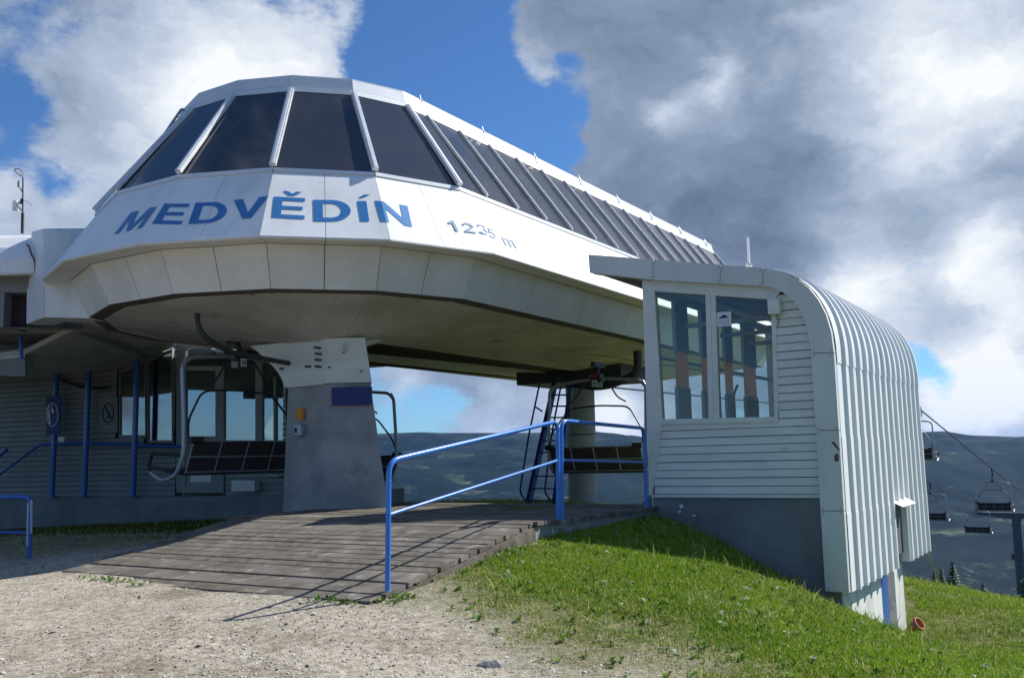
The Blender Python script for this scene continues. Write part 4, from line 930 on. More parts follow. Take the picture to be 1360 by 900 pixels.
c = LOC[rod.name]; MB().tube([c-ZV*.1, c+ZV*.42], .018, 6).build('rod', 'sign', rod); MB().box(c-ZV*.0, (.04, .04, .02)).build('foot', 'fascia', rod)

# ------------------------------------------------------------------ wooden ramp and landing
ramp = thing('wooden_ramp', 'weathered wooden board ramp and landing leading up to the chairlift', 'ramp', (CN.x, CN.y, -1.2))
FA, ZF, ZN = 2.70, -.672, -1.165
def dz(a): return ZN+(ZF-ZN)*min(a/FA, 1) - (0 if a < FA else .0012*(a-FA))
def dk(a, t, h=0.): return CN + A*a + T*t + ZV*(dz(a)+h)
a = 0.0; i = 0; fall = 0
while a < 6.55:
    w_ = random.uniform(.135, .150); gap = .006
    if i % 3 == 2: gap = .05 if a < FA else .03
    jit = random.uniform(-.005, .005) - (.006 if i % 3 == 0 else 0); l0 = -4.7 if a < FA else -4.92; r0 = .02 if a < FA else .06+.02*random.random()
    l0 += random.uniform(-.03, .03); r0 += random.uniform(-.02, .02); mid = random.choice([None, None, -1.9, -2.8])
    spans = [(l0, r0)] if mid is None else [(l0, mid-.002), (mid+.002, r0)]
    for (p_, q_) in spans:
        b_ = min(a+w_, FA-.004) if a < FA else a+w_
        MB().prism([dk(a, p_, jit), dk(a, q_, jit), dk(b_, q_, jit+random.uniform(-.002, .002)), dk(b_, p_, jit)], -ZV*.045).build('board', random.choice(['wood', 'wood', 'wood2']), ramp)
    a = (b_+gap); i += 1
    if abs(a-FA) < .03 and not fall: a = FA+.004; fall = 1
for t_ in (-4.6, -3.1, -1.6, -.12):
    MB().prism([dk(.03, t_-.05, -.048), dk(.03, t_+.05, -.048), dk(FA, t_+.05, -.048), dk(FA, t_-.05, -.048)], -ZV*.12).build('joist', 'wood2', ramp)
    MB().prism([dk(FA+.01, t_-.05, -.05), dk(FA+.01, t_+.05, -.05), dk(6.5, t_+.05, -.05), dk(6.5, t_-.05, -.05)], -ZV*.14).build('joist', 'wood2', ramp)
MB().prism([dk(-.035, -4.68, .0), dk(-.035, .02, .0), dk(-.035, .02, -.10), dk(-.035, -4.68, -.10)], A*.03).build('front_board', 'wood2', ramp)
MB().prism([dk(-.02, -.005, -.055), dk(FA, -.005, -.055), dk(FA, -.005, -.40), dk(-.02, -.005, -.17)], T*.05).build('side_stringer', 'wood2', ramp)
MB().prism([dk(FA, .03, -.055), dk(6.5, .03, -.055), dk(6.5, .03, -.5), dk(FA, .03, -.45)], -T*.05).build('side_stringer', 'conc', ramp)
MB().prism([dk(FA-.05, -4.8, -.22), dk(6.5, -4.8, -.22), dk(6.5, -.04, -.22), dk(FA-.05, -.04, -.22)], -ZV*.4).build('footing', 'conc', ramp)

# ------------------------------------------------------------------ blue railings
def pr(x, y): return onp(x, y, P3, T)
rl = thing('ramp_railing', 'bright blue tubular handrail sloping up along the right edge of the ramp', 'railing', tuple(pr(516, 785)))
b1, t1_, b2 = pr(514.5, 790), pr(516.5, 611.5), pr(741, 712)
tp2 = pr(740.5, 559); up = (tp2-t1_)
MB().tube(bend([b1-ZV*.1, t1_, tp2, b2-ZV*.1], .14, 7), .0245, 12).build('top_rail', 'bluel', rl, smooth=True)
MB().tube([pr(517, 683), pr(741, 611)], .017, 10).build('mid_rail', 'bluel', rl, smooth=True)
r2 = thing('landing_railing', 'blue tubular railing between the ramp top and the cabin corner', 'railing', tuple(pr(746, 712)))
MB().tube(bend([pr(746.5, 713)-ZV*.1, pr(745.5, 558), pr(856, 568.5), pr(858.5, 684)-ZV*.1], .14, 7), .0245, 12).build('top_rail', 'bluel', r2, smooth=True)
MB().tube([pr(746, 611), pr(857, 613.5)], .017, 10).build('mid_rail', 'bluel', r2, smooth=True)
c = pr(743.5, 712); MB().box((c.x, c.y, float(height(c.x, c.y))+.01), (.13, .10, .05)).build('footing', 'conc', r2, bevel=.02)

for o_, q_ in ((rl, b1), (r2, pr(858.5, 684))):
    z_ = float(height(q_.x, q_.y))+.02; MB().tube([Vector((q_.x, q_.y, z_-.05)), Vector((q_.x, q_.y, z_+.03))], .038, 12).build('collar', 'galv', o_)
# left railing with a white chain wound down its post
D1 = 13.2
lr = thing('left_railing', 'low blue railing at the left edge with a white chain hanging on its post', 'railing', tuple(at(40, 744, D1)))
g0 = at(38.5, 746, D1); g1_ = at(40.5, 659.5, D1); g2_ = at(-60, 659, 13.6)
MB().tube(bend([g0-ZV*.1, g1_, g2_, at(-60, 750, 13.6)], .10, 6), .03, 10).build('top_rail', 'blue', lr, smooth=True)
MB().tube([at(38, 707, D1), at(-60, 706, 13.6)], .02, 8).build('mid_rail', 'blue', lr)
mb = MB()
for side_, x0, y0, y1 in ((0, 41.6, 664, 708), (1, 37.2, 668, 724)):
    L_ = 15 if side_ == 0 else 19
    for k in range(L_):
        y_ = y0+(y1-y0)*k/L_; c = at(x0-(k/L_)*(1.2 if side_ else .2), y_+1.6, D1-.045); h_ = (y1-y0)/L_*D1/1270*.62; w_ = .011; ang = k % 2
        d_ = Vector((1, 0, 0)) if ang else Vector((.25, 1, 0)).normalized()
        mb.tube([c+ZV*h_+d_*0, c+ZV*h_*.5+d_*w_, c-ZV*h_*.5+d_*w_, c-ZV*h_, c-ZV*h_*.5-d_*w_, c+ZV*h_*.5-d_*w_, c+ZV*h_], .0042, 5)
ch = mb.build('white_chain', 'sign', lr)

# ------------------------------------------------------------------ shaded service building behind, with windows and door
PW = Vector((-4.75, 19.8, 0)); DW = Vector((-6.09, 2.6, 0)).normalized(); NW = Vector((-DW.y, DW.x, 0)); NW = NW if NW.y < 0 else -NW   # NW faces the camera
sb = thing('service_building', 'low shaded building with pale plank siding, windows and a glazed door under the station', 'building', tuple(PW-ZV*.6))
def wp(x, y, off=0.): return onp(x, y, PW+NW*off, NW)
def wq(px, off, th, name, m, par=None): return MB().prism([wp(x, y, off) for x, y in px], -NW*th).build(name, m, par or sb)
ws = lambda s, z, off=0.: PW + DW*s + ZV*z + NW*off
S0 = (wp(379, 600)-PW).dot(DW); S1 = 10.5; ZT = 3.2
holes = []                                           # (s0,s1,z0,z1) rough openings left in the siding
def hole(x0, y0, x1, y1): a, b = wp(x0, y0), wp(x1, y1); holes.append(((b-PW).dot(DW), (a-PW).dot(DW), b.z, a.z))
hole(157, 455, 195, 582); hole(195, 455, 229, 589); hole(234, 450, 376, 589); hole(234, 589, 300, 654)
mb = MB(); z = -.6; pz = .118
while z < ZT:
    cuts_ = sorted([(h[0], h[1]) for h in holes if h[2] < z+pz*.5 < h[3]]); a = S0
    for (u, v_) in cuts_+[(S1, S1)]:
        if u > a+.02: mb.prism([ws(a, z, .018), ws(u, z, .018), ws(u, z+pz-.012, .004), ws(a, z+pz-.012, .004)], -NW*.02)
        a = max(a, v_)
    z += pz
o = mb.build('siding_planks', 'siding_shade', sb); o['kind'] = 'stuff'
# rear body of the building (side and back walls, ceiling) so that the rooms are dark
MB().prism([ws(S1, -.6, -.02), ws(S1, ZT, -.02), ws(S1, ZT, -4), ws(S1, -.6, -4)], DW*.1).build('side_wall', 'siding_shade', sb)
MB().prism([ws(S0+1.9, -.6, -4), ws(S1, -.6, -4), ws(S1, ZT, -4), ws(S0+1.9, ZT, -4)], -NW*.1).build('back_wall', 'siding_shade', sb)
MB().prism([ws(S0, 2.36, -.05), ws(S1, 2.36, -.05), ws(S1, 2.36, -4), ws(S0, 2.36, -4)], ZV*.1).build('ceiling', 'conc_d', sb)
MB().prism([ws(S0, -.68, -.05), ws(S1, -.68, -.05), ws(S1, -.68, -4), ws(S0, -.68, -4)], ZV*.06).build('floor', 'conc_d', sb)
MB().prism([ws(2.62, -.6, -.05), ws(2.62, 2.36, -.05), ws(2.62, 2.36, -4), ws(2.62, -.6, -4)], DW*.08).build('partition', 'conc_d', sb)
MB().prism([ws(S1, -.6, -.03), ws(2.7, -.6, -.03), ws(2.7, 2.36, -.03), ws(S1, 2.36, -.03)], -NW*.03).build('wall_backing', 'dark', sb)
# sloping canopy ceiling between the wall and the station
cw = [(-60, 506), (60, 500), (158, 490), (232, 461)]; cf = [(-60, 484, 17.2), (33.5, 470, 17.4), (110, 432, 16.6), (232, 440, 17.6)]
for i in range(3):
    q = [wp(*cw[i]), wp(*cw[i+1]), at(*cf[i+1]), at(*cf[i])]
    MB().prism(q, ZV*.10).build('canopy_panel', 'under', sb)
# platform plinth
gz = -1.55
MB().prism([ws(S0-.4, -.605, .20), ws(S1+1, -.605, .20), ws(S1+1, -.605, -4.2), ws(S0-.4, -.605, -4.2)], -ZV*1.0).build('platform', 'conc_d', sb, bevel=.02)
def framed(poly, wd, name, glassm='glass2'):
    """window from a photo outline: frame bars round a pane"""
    P = [wp(x, y, .02) for x, y in poly]; c = sum(P, Vector())/len(P); n = len(P)
    ins = [p+(c-p).normalized()*wd*1.35 for p in P]
    for i in range(n): MB().prism([P[i], P[(i+1) % n], ins[(i+1) % n], ins[i]], -NW*.07).build('window_frame', 'siding_shade', sb)
    MB().prism([p-NW*.03 for p in ins], -NW*.01).build('window_pane', glassm, sb)
framed([(158, 492), (193, 477), (194, 581), (158, 581)], .05, 'w')
framed([(195.5, 476), (228.5, 463), (229, 588), (195.5, 588)], .05, 'w')
# glazed front: door leaf with transom, two fixed lights and a corner light
for q in ([(234, 452), (246, 452), (246, 654), (234, 654)], [(286, 486), (297, 486), (297, 654), (286, 654)], [(339, 452), (348, 452), (348, 588), (339, 588)], [(246, 486), (286, 486), (286, 492), (246, 492)],
          [(246, 579), (286, 579), (286, 588), (246, 588)], [(297, 585), (379, 585), (379, 590), (297, 590)], [(297, 452), (339, 452), (339, 461), (297, 461)], [(246, 452), (286, 452), (286, 462), (246, 462)], [(363, 500), (366, 500), (366, 586), (363, 586)], [(246, 645), (286, 645), (286, 654), (246, 654)]):
    wq(q, .03, .08, 'mullion', 'siding_shade')
wq([(246, 492), (286, 492), (286, 579), (246, 579)], -.01, .01, 'door_pane', 'glass2'); wq([(246, 462), (286, 462), (286, 486), (246, 486)], -.01, .01, 'transom_pane', 'glass2')
wq([(297, 461), (339, 461), (339, 585), (297, 585)], -.01, .01, 'window_pane', 'glass2'); wq([(348, 461), (363, 461), (363, 585), (348, 585)], -.01, .01, 'window_pane', 'glass2'); wq([(366, 500), (379, 505), (379, 585), (366, 585)], -.01, .01, 'window_pane', 'glass2')
dl = wq([(246, 588), (286, 588), (286, 645), (246, 645)], .01, .03, 'door_panel', 'siding_shade'); wq([(253, 596), (280, 596), (280, 640), (253, 640)], .018, .01, 'door_inset', 'frame', dl)
wq([(300, 590), (379, 590), (379, 592.5), (300, 592.5)], .05, .04, 'sill_board', 'frame')
MB().prism([ws(S0, -.6, -.02), ws((wp(300, 600)-PW).dot(DW), -.6, -.02), ws((wp(300, 600)-PW).dot(DW), .22, -.02), ws(S0, .22, -.02)], -NW*.05).build('wall_backing', 'dark', sb)
hb = thing('wall_heater', 'small pale box standing against the planks right of the door', 'box', tuple(wp(323, 654, .1)))
MB().prism([wp(307, 637, .22), wp(338, 638, .22), wp(338, 652.5, .22), wp(307, 652, .22)], -NW*.18).build('casing', 'frame', hb, bevel=.012)
# no-smoking notice
ns = thing('no_smoking_sign', 'white no smoking notice with a crossed black ring on the shaded wall', 'sign', tuple(wp(144, 575, .03)))
MB().prism([wp(131, 527, .04), wp(156, 526, .04), wp(156, 574, .04), wp(131, 574, .04)], -NW*.012).build('board', 'siding_shade', ns)
def wring(cx_, cy_, rx, ry, tw, off, n=28):
    mb = MB()
    for k in range(n):
        a0, a1 = 2*math.pi*k/n, 2*math.pi*(k+1)/n
        mb.prism([wp(cx_+rx*math.cos(a0), cy_+ry*math.sin(a0), off), wp(cx_+rx*math.cos(a1), cy_+ry*math.sin(a1), off), wp(cx_+(rx-tw)*math.cos(a1), cy_+(ry-tw)*math.sin(a1), off), wp(cx_+(rx-tw)*math.cos(a0), cy_+(ry-tw)*math.sin(a0), off)], -NW*.004)
    return mb
wring(143.5, 548, 7.8, 13.6, 1.5, .046).build('ring', 'ink', ns)
MB().prism([wp(137.6, 539, .047), wp(139.2, 537.6, .047), wp(149.6, 557, .047), wp(148, 558.6, .047)], -NW*.004).build('slash', 'ink', ns)
MB().prism([wp(142, 554, .046), wp(145, 548, .046), wp(146, 549, .046), wp(143.4, 557, .046)], -NW*.003).build('cigarette', 'ink', ns)
MB().prism([wp(138, 566, .046), wp(149, 566, .046), wp(149, 567.4, .046), wp(138, 567.4, .046)], -NW*.003).build('text_line', 'inkgrey', ns)
# blue posts of the waiting area with their handrail, and the round pedestrian sign
posts = []
for i, (x, lb) in enumerate(((69, 'blue post carrying the round white-ringed sign, leftmost of the three'), (112, 'blue post between the round sign and the windows, middle of the three'), (177, 'blue post in front of the shaded windows, rightmost of the three'))):
    b_ = wp(x, 656, .28); t_ = b_.copy(); t_.z = 3.0
    p = thing('canopy_post', lb, 'post', (b_.x, b_.y, -.605), 'blue canopy posts on the platform'); MB().tube([Vector((b_.x, b_.y, -.60)), Vector((b_.x, b_.y, 3.0))], .062, 12).build('tube', 'blue', p, smooth=True); MB().box((b_.x, b_.y, -.595), (.11, .11, .008)).build('foot_plate', 'blue', p); posts.append(b_)
sg = thing('pedestrian_sign', 'dark blue board with a white ring and white figures on the left blue post', 'sign', tuple(wp(71, 592, .4)))
MB().prism([wp(61.5, 526, .36), wp(80.5, 525, .36), wp(79.5, 576, .36), wp(61.5, 577, .36)], -NW*.02).build('board', 'navy', sg)
mb = wring(69.3, 550.5, 7.8, 16.0, 1.0, .368); mb.build('ring', 'sign', sg)
for q in ([(67.2, 541.5), (69.2, 541), (71.8, 547), (69.6, 549.6)], [(63.2, 544), (65.6, 543), (66.4, 553), (63.6, 556)], [(64, 555.4), (66.8, 555.2), (67.4, 563), (65.8, 563.4)], [(63.3, 538.6), (65.3, 538.4), (65.3, 541.6), (63.3, 541.8)], [(68.0, 537.4), (69.4, 537.3), (69.4, 540), (68.0, 540.1)]):
    MB().prism([wp(x, y, .366) for x, y in q], -NW*.003).build('figure', 'sign', sg)
hr = thing('platform_handrail', 'dark blue platform handrail before the shaded wall, sloping down at the left', 'handrail', tuple(wp(60, 656, .3)))
MB().tube(bend([wp(-40, 658, .5), wp(54, 589.5, .3), wp(112, 588, .3), wp(176, 591, .3), wp(240, 593, .3)], .15), .035, 8).build('rail', 'blue', hr)
MB().tube([wp(-30, 625, .9), wp(9, 597, .9)], .05, 8).build('rail_end', 'blue', hr)
wl = MB().prism([wp(77.5, 580, .36), wp(85, 579.6, .36), wp(85, 586.4, .36), wp(77.5, 586.8, .36)], -NW*.03); wl.build('small_plate', 'sign', hr)
# bent dark hose under the soffit
hs = thing('hanging_hose', 'thin dark hose looping across the shaded wall above the round sign', 'hose', tuple(wp(80, 500, .1)))
MB().tube(bend([wp(74, 462, .15), wp(66, 475, .15), wp(65, 492, .15), wp(84, 506, .15), wp(108, 514, .15), wp(132, 516, .15), wp(146, 514, .15)], .25, 5), .03, 7).build('hose', 'ink', hs)

# ------------------------------------------------------------------ chair garage joined to the left of the station
gar = thing('chair_garage', 'white metal clad chair garage with rounded roof joined to the left of the station', 'garage', (-8.6, 16.2, -1.2))
pa, pb_ = vx('bot', 5), vx('inn', 5); YB = pa.y
fr = [at(57.7, 421, YB+.02), at(122, 422.6, YB), at(98, 372.5, YB+.06), at(58, 372, YB+.02)]
MB().prism(fr, Vector((.1, .6, 0))).build('link_panel', 'white', gar)
MB().prism([at(58, 371.6, YB+.0), at(112, 341, YB+.9), at(122, 303, YB+1.5), at(57.5, 303.6, YB+.1)], Vector((.1, .4, 0))).build('link_panel', 'white', gar)
c1, c2 = at(57.6, 421.3, YB), at(57.4, 303.6, YB); e1, e2 = at(35, 430, YB+.75), at(42, 308, YB+.70); h1, h2 = at(34, 385, YB+.76), at(16, 322, YB+1.0)
MB().prism([c1, c2, e2, e1], Vector((.3, .3, 0))).build('corner_panel', 'white', gar)
MB().prism([at(42, 308, YB+.72), at(47, 312, YB+.78), at(46, 362, YB+.78), at(36, 385, YB+.78), at(35, 429, YB+.78), at(40, 429, YB+.70)], Vector((.1, .5, 0))).build('corner_panel', 'white', gar)
YG = YB+.85
MB().prism([at(-90, 364, YG), at(41, 366, YG), at(41, 388, YG), at(-90, 388, YG)], Vector((0, .3, 0))).build('wall_panel', 'siding_shade', gar)
MB().prism([at(-90, 388.5, YG+.02), at(6, 388.5, YG+.02), at(4, 434, YG+.02), at(-90, 437, YG+.02)], Vector((0, .3, 0))).build('wall_panel', 'siding_shade', gar)
MB().prism([at(5, 388, YG+.28), at(36, 388, YG+.28), at(32, 440, YG+.28), at(2, 436, YG+.28)], Vector((0, .05, 0))).build('dark_opening', mat('dark_maroon_sheet', (.035, .022, .026), .8), gar)  # plain dark maroon sheet set back in the opening
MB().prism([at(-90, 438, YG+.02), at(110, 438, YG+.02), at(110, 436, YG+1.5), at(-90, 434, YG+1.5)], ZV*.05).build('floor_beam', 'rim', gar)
MB().prism([Vector((-20, YG+.34, 2.44)), Vector((-7.75, YG+.9, 2.44)), Vector((-7.75, YG+.9, 3.98)), Vector((-20, YG+.34, 3.98))], Vector((0, 4.6, 0))).build('garage_body', 'siding_shade', gar)
# curved roof cover, lip and clamps
prof = [(0, 3.28), (-.02, 3.52), (.12, 3.74), (.40, 3.98), (.80, 4.12), (1.3, 4.16)]
def rp(x, o_): y, z = o_; q = Vector((x, YG-.42+y, z)); return q
x1_, x0_ = at(47, 360, YG-.4).x, -12.5
for i in range(len(prof)-1):
    (ya, za), (yb, zb) = prof[i], prof[i+1]; xa = x1_ - max(0, za-3.75)*.9; xb = x1_ - max(0, zb-3.75)*.9
    MB().prism([Vector((x0_, YG-.42+ya, za)), Vector((xa, YG-.42+ya, za)), Vector((xb, YG-.42+yb, zb)), Vector((x0_, YG-.42+yb, zb))], Vector((0, .03, -.03))).build('roof_cover', 'white', gar)
MB().prism([at(-90, 362, YG-.41), at(46, 364.5, YG-.41), at(41, 368, YG), at(-90, 365, YG)], ZV*.03).build('soffit', 'under', gar)
eg = [(at(46, 318, YG+.2)), at(40, 318.5, YG+.2), at(26, 320, YG+.3), at(12, 329, YG+.2), at(-4, 342, YG+.05), at(-40, 366, YG-.2)]
cb = MB().tube(bend(eg, .2), .022, 7).build('roof_cable', 'ink', gar); MB().tube(bend([p-ZV*.06+Vector((0, .0, 0)) for p in eg[1:]], .2), .015, 6).build('roof_cable', 'ink', gar)
for x, y in ((-2, 339), (5, 333.5), (12, 328), (21, 321.5)):
    p = at(x, y, YG+.2); MB().tube([p-ZV*.02, p+ZV*.07-Vector((.05, 0, 0))], .010, 5).build('clamp', 'galv', gar)
jc = at(35, 335, YG-.45); MB().tube(bend([at(33, 322.5, YG-.1), at(38, 326, YG-.3), at(41, 336, YG-.45), at(46.5, 347, YG-.47), at(46.5, 362, YG-.46)], .1), .013, 6).build('roof_cable', 'ink', gar)
# lean-to roof end below the garage
lt = thing('lean_to_roof', 'grey white sloping roof end below the chair garage at the left edge', 'roof', tuple(at(15, 500, 17.6)))
MB().prism([at(-80, 484, 17.4), at(33, 470, 17.4), at(33.5, 499.5, 17.4), at(-80, 497, 17.4)], Vector((0, .3, 0))).build('gable_panel', 'siding_shade', lt)
MB().prism([at(-80, 492, 17.35), at(37, 437.5, 19.0), at(62, 441.5, 19.0), at(33, 471, 17.38), at(-80, 484.6, 17.38)], ZV*-.03).build('roof_panel', 'white', lt)
MB().tube([at(27.5, 430, 17.2), at(28.5, 476, 17.2)], .035, 8).build('hanger_rod', 'blue', lt)
# weather mast on the garage
wm = thing('weather_mast', 'thin weather mast with louvred sensor shield on the garage roof at the left', 'mast', tuple(at(30, 309, YG+.7)))
DM = YG+.7
MB().tube([at(29.6, 310, DM), at(30.2, 283, DM)], .028, 8).build('pole', 'steel_d', wm); MB().tube([at(30.2, 283, DM), at(30.4, 236, DM)], .013, 7).build('pole', 'steel_d', wm)
MB().tube(bend([at(30.4, 238, DM), at(30, 227, DM), at(24, 224, DM), at(19, 224.6, DM), at(20.5, 228, DM), at(28, 234, DM)], .08), .013, 6).build('wind_vane', 'galv', wm)
c = at(24.8, 244.5, DM); MB().tube([c+ZV*.06, c-ZV*.06], .022, 10).build('gauge', 'galv', wm); MB().tube([at(26, 248.5, DM), at(29.6, 255, DM)], .010, 5).build('arm', 'steel_d', wm)
for k in range(6):
    c = at(20.3, 267+k*2.7, DM); MB().tube([c+ZV*.008, c-ZV*.008], .042+.007*k*.5, 12).build('louvre', 'sign', wm)
MB().tube([at(22, 273, DM), at(29.6, 265, DM)], .012, 5).build('arm', 'steel_d', wm); MB().tube([at(22, 273, DM), at(29.8, 280, DM)], .010, 5).build('arm', 'steel_d', wm); MB().box(at(29.2, 267.5, DM), (.02, .02, .05)).build('clamp', 'ink', wm)
MB().tube([at(30, 265, DM), at(39.5, 269.5, DM), at(42, 273, DM)], .006, 5).build('arm', 'galv', wm)

# ------------------------------------------------------------------ lift chairs
FONT_CACHE = {}
def text_mesh(name, body, size, m, parent, loc, rot, bold=.02):
    cu = bpy.data.curves.new(name, 'FONT'); cu.body = body; cu.size = size; cu.align_x = 'CENTER'; cu.align_y = 'CENTER'; cu.offset = bold*size; cu.resolution_u = 2
    to = bpy.data.objects.new('tmp', cu); COL.objects.link(to); bpy.context.view_layer.update()
    me = bpy.data.meshes.new_from_object(to); bpy.data.objects.remove(to); me.name = name; me.materials.clear(); me.materials.append(M[m])
    o = bpy.data.objects.new(name, me); COL.objects.link(o); o.parent = parent; o.location = loc; o.rotation_euler = rot; return o
def make_chair(label, group, num='50', grip=.62, Wd=1.15, bar_up=True):
    r = thing('lift_chair', label, 'lift chair', (0, 0, 0), group)
    for s in (-1, 1):
        x = s*Wd; f_ = MB().tube(bend([(x*.93, -.04, 1.93), (x, -.05, 1.80), (x, -.13, .9), (x, -.15, .35), (x, .06, .03), (x, .45, -.04), (x, .76, .10)], .16, 5), .036, 10).build('side_frame', 'galv', r, smooth=True)
        MB().tube(bend([(x, .75, .09), (x, .83, .20), (x, .74, .42), (x, .05, .38), (x, -.14, .37)], .07, 4), .033, 8).build('armrest', 'rubber', r, smooth=True)
        MB().tube([(x, .80, .19), (x*.97, .12, .12)], .030, 8).build('arm_pad', 'rubber', r)
    MB().tube(bend([(-Wd, -.05, 1.80), (-Wd*.88, -.04, 1.95), (-.2, 0, 2.03), (.2, 0, 2.03), (Wd*.88, -.04, 1.95), (Wd, -.05, 1.80)], .14, 5), .034, 10).build('top_beam', 'galv', r, smooth=True)
    h = MB().box((0, 0, 2.05), (.12, .10, .085)).build('hanger_head', 'steel_d', r, bevel=.01)
    MB().tube([(0, 0, 2.1), (0, .02, 2.1+grip*.5), (0, .06, 2.1+grip)], .045, 8).build('hanger_arm', 'steel_d', r)
    MB().box((0, .06, 2.12+grip), (.05, .24, .05)).build('grip', 'steel_d', r)
    for s in (-1, 1):
        MB().tube(bend([(s*.25, -.01, 2.0), (s*.35, -.06, 1.86), (s*.50, -.08, 1.62), (s*.68, -.05, 1.52)], .1), .018, 6).build('brace', 'steel_d', r)
    # backrest: four slatted fields in light rails, leaning back; seat pad in front
    b = MB(); lo_, hi_ = Vector((0, -.10, .10)), Vector((0, -.30, .60)); n_ = (hi_-lo_).cross(Vector((1, 0, 0))).normalized()
    for k in range(4):
        xa = -Wd*.94+k*Wd*1.88/4+.012; xb = xa+Wd*1.88/4-.024
        for (fa, fb) in ((.02, .46), (.50, .97)):
            pp = [lo_.lerp(hi_, fa)+Vector((xa, 0, 0)), lo_.lerp(hi_, fa)+Vector((xb, 0, 0)), lo_.lerp(hi_, fb)+Vector((xb, 0, 0)), lo_.lerp(hi_, fb)+Vector((xa, 0, 0))]
            MB().prism(pp, n_*.03).build('back_slat', 'seatb', r)
    for fr_ in (.0, .48, .99): MB().tube([lo_.lerp(hi_, fr_)+Vector((-Wd*.96, .0, 0))-n_*.012, lo_.lerp(hi_, fr_)+Vector((Wd*.96, 0, 0))-n_*.012], .013, 6).build('back_rail', 'galv', r)
    for k in range(5):
        x = -Wd*.94+k*Wd*1.88/4; MB().tube([lo_+Vector((x, 0, 0))-n_*.012, hi_+Vector((x, 0, 0))-n_*.012], .012, 6).build('back_rail', 'galv', r)
    MB().prism([(-Wd*.95, -.12, .04), (Wd*.95, -.12, .04), (Wd*.95, .46, .10), (-Wd*.95, .46, .10)], (0, 0, .07)).build('seat', 'rubber', r, bevel=.015)
    sbx = MB().tube(bend([(-Wd*.97, -.22, .55), (-Wd*.93, -.12, .92), (-Wd*.62, .02, 1.42), (0, .05, 1.47), (Wd*.62, .02, 1.42), (Wd*.93, -.12, .92), (Wd*.97, -.22, .55)], .16, 5), .019, 8).build('safety_bar', 'steel_d', r, smooth=True)
    for s in (-1, 1): MB().tube([(s*Wd*.99, -.30, .60), (s*Wd*.80, -.30, .60)], .055, 10).build('pivot', 'rubber', sbx)
    for sy in (1, -1):
        pl = MB().box((0, sy*.125, 1.93), (.062, .004, .070)).build('number_plate', 'sign', r)
        t_ = text_mesh('digits', num, .095, 'ink', pl, (0, sy*.1305, 1.93), (math.pi/2, 0, math.pi if sy > 0 else 0))
    return r
LOC_keep = dict(LOC)
G_ST = 'four-seat chairs in the station'; G_LN = 'four-seat chairs out on the line'
proto = make_chair('nearest lift chair, hanging under the round end of the station left of the pillar', G_ST, '50', .22)
def yaw_for(wdir): return math.atan2(wdir.y, wdir.x)
def place(o, p, wdir): o.location = p; o.rotation_euler = (0, 0, yaw_for(wdir))
base1 = Vector((-4.70, 16.35, -.17)); u1 = Vector((.60, .80, 0))
place(proto, base1, u1)
rl_ = MB().box((-.16, 0, 2.13), (.05, .05, .03)).build('red_marker', 'red', [c for c in bpy.data.objects if c.name.startswith('hanger_head')][0]) if False else None
def chair_copy(p, wdir, label, group, num=None):
    c = copy_tree(proto); c['label'] = label; c['group'] = group; place(c, p, wdir)
    if num:
        for pl in [x for x in bpy.data.objects if x.parent == c and x.name.startswith('number_plate')]:
            for d_ in [x for x in bpy.data.objects if x.parent == pl]:
                l_, r_ = d_.location.copy(), d_.rotation_euler.copy(); bpy.data.objects.remove(d_); text_mesh('digits', num, .095, 'ink', pl, l_, r_)
    return c
hh = [c for c in proto.children if c.name.startswith('hanger_head')][0]; MB().box((-.02, -.115, 2.09), (.09, .02, .035)).build('red_marker', 'red', hh)
chair_copy(Vector((-3.62, 21.5, -.42)), -T, 'lift chair half hidden behind the right side of the pillar', G_ST)
chair_copy(Vector((1.80, 20.4, -.34)), T, 'lift chair with its dark seat behind the landing railing, partly hidden by the cabin', G_ST, '59')

# ------------------------------------------------------------------ blue ladder beside the rear column
ld = thing('service_ladder', 'dark blue steel ladder with handrails leaning beside the rear column', 'ladder', tuple(at(718, 667, 22.2)))
lb_, lt_, rb_, rt_ = at(702, 668, 22.0), at(737, 508, 23.0), at(737, 668, 22.0), at(760, 508, 23.0)
for p, q in ((lb_, lt_), (rb_, rt_)):
    ax = (q-p).normalized(); MB().box((p+q)/2, ((q-p).length/2, .045, .075), (ax, ax.cross(A).normalized(), ax.cross(ax.cross(A)).normalized())).build('stringer', 'navy', ld)
for k in range(10):
    f_ = .02+.097*k; MB().box((lb_.lerp(lt_, f_)+rb_.lerp(rt_, f_))/2, ((lb_.lerp(lt_, f_)-rb_.lerp(rt_, f_)).length/2, .06, .016), ((rb_-lb_).normalized(), Vector((0, 1, 0)), ZV)).build('rung', 'navy', ld)
MB().tube(bend([at(700, 666, 21.9), at(690, 654, 21.6), at(703, 574, 21.9), at(717, 507, 22.3)], .15), .022, 7).build('handrail', 'navy', ld)
MB().tube(bend([at(732, 664, 21.9), at(723, 654, 21.6), at(733, 574, 21.9), at(746, 507, 22.3)], .15), .022, 7).build('handrail', 'navy', ld)
MB().tube([at(711, 540, 22.1), at(720, 546, 22.6)], .02, 6).build('bracket', 'navy', ld)
MB().tube([at(741, 500, 22.4), at(757, 516, 22.2), at(756, 560, 22.2)], .05, 8).build('cable_duct', 'steel_d', ld)

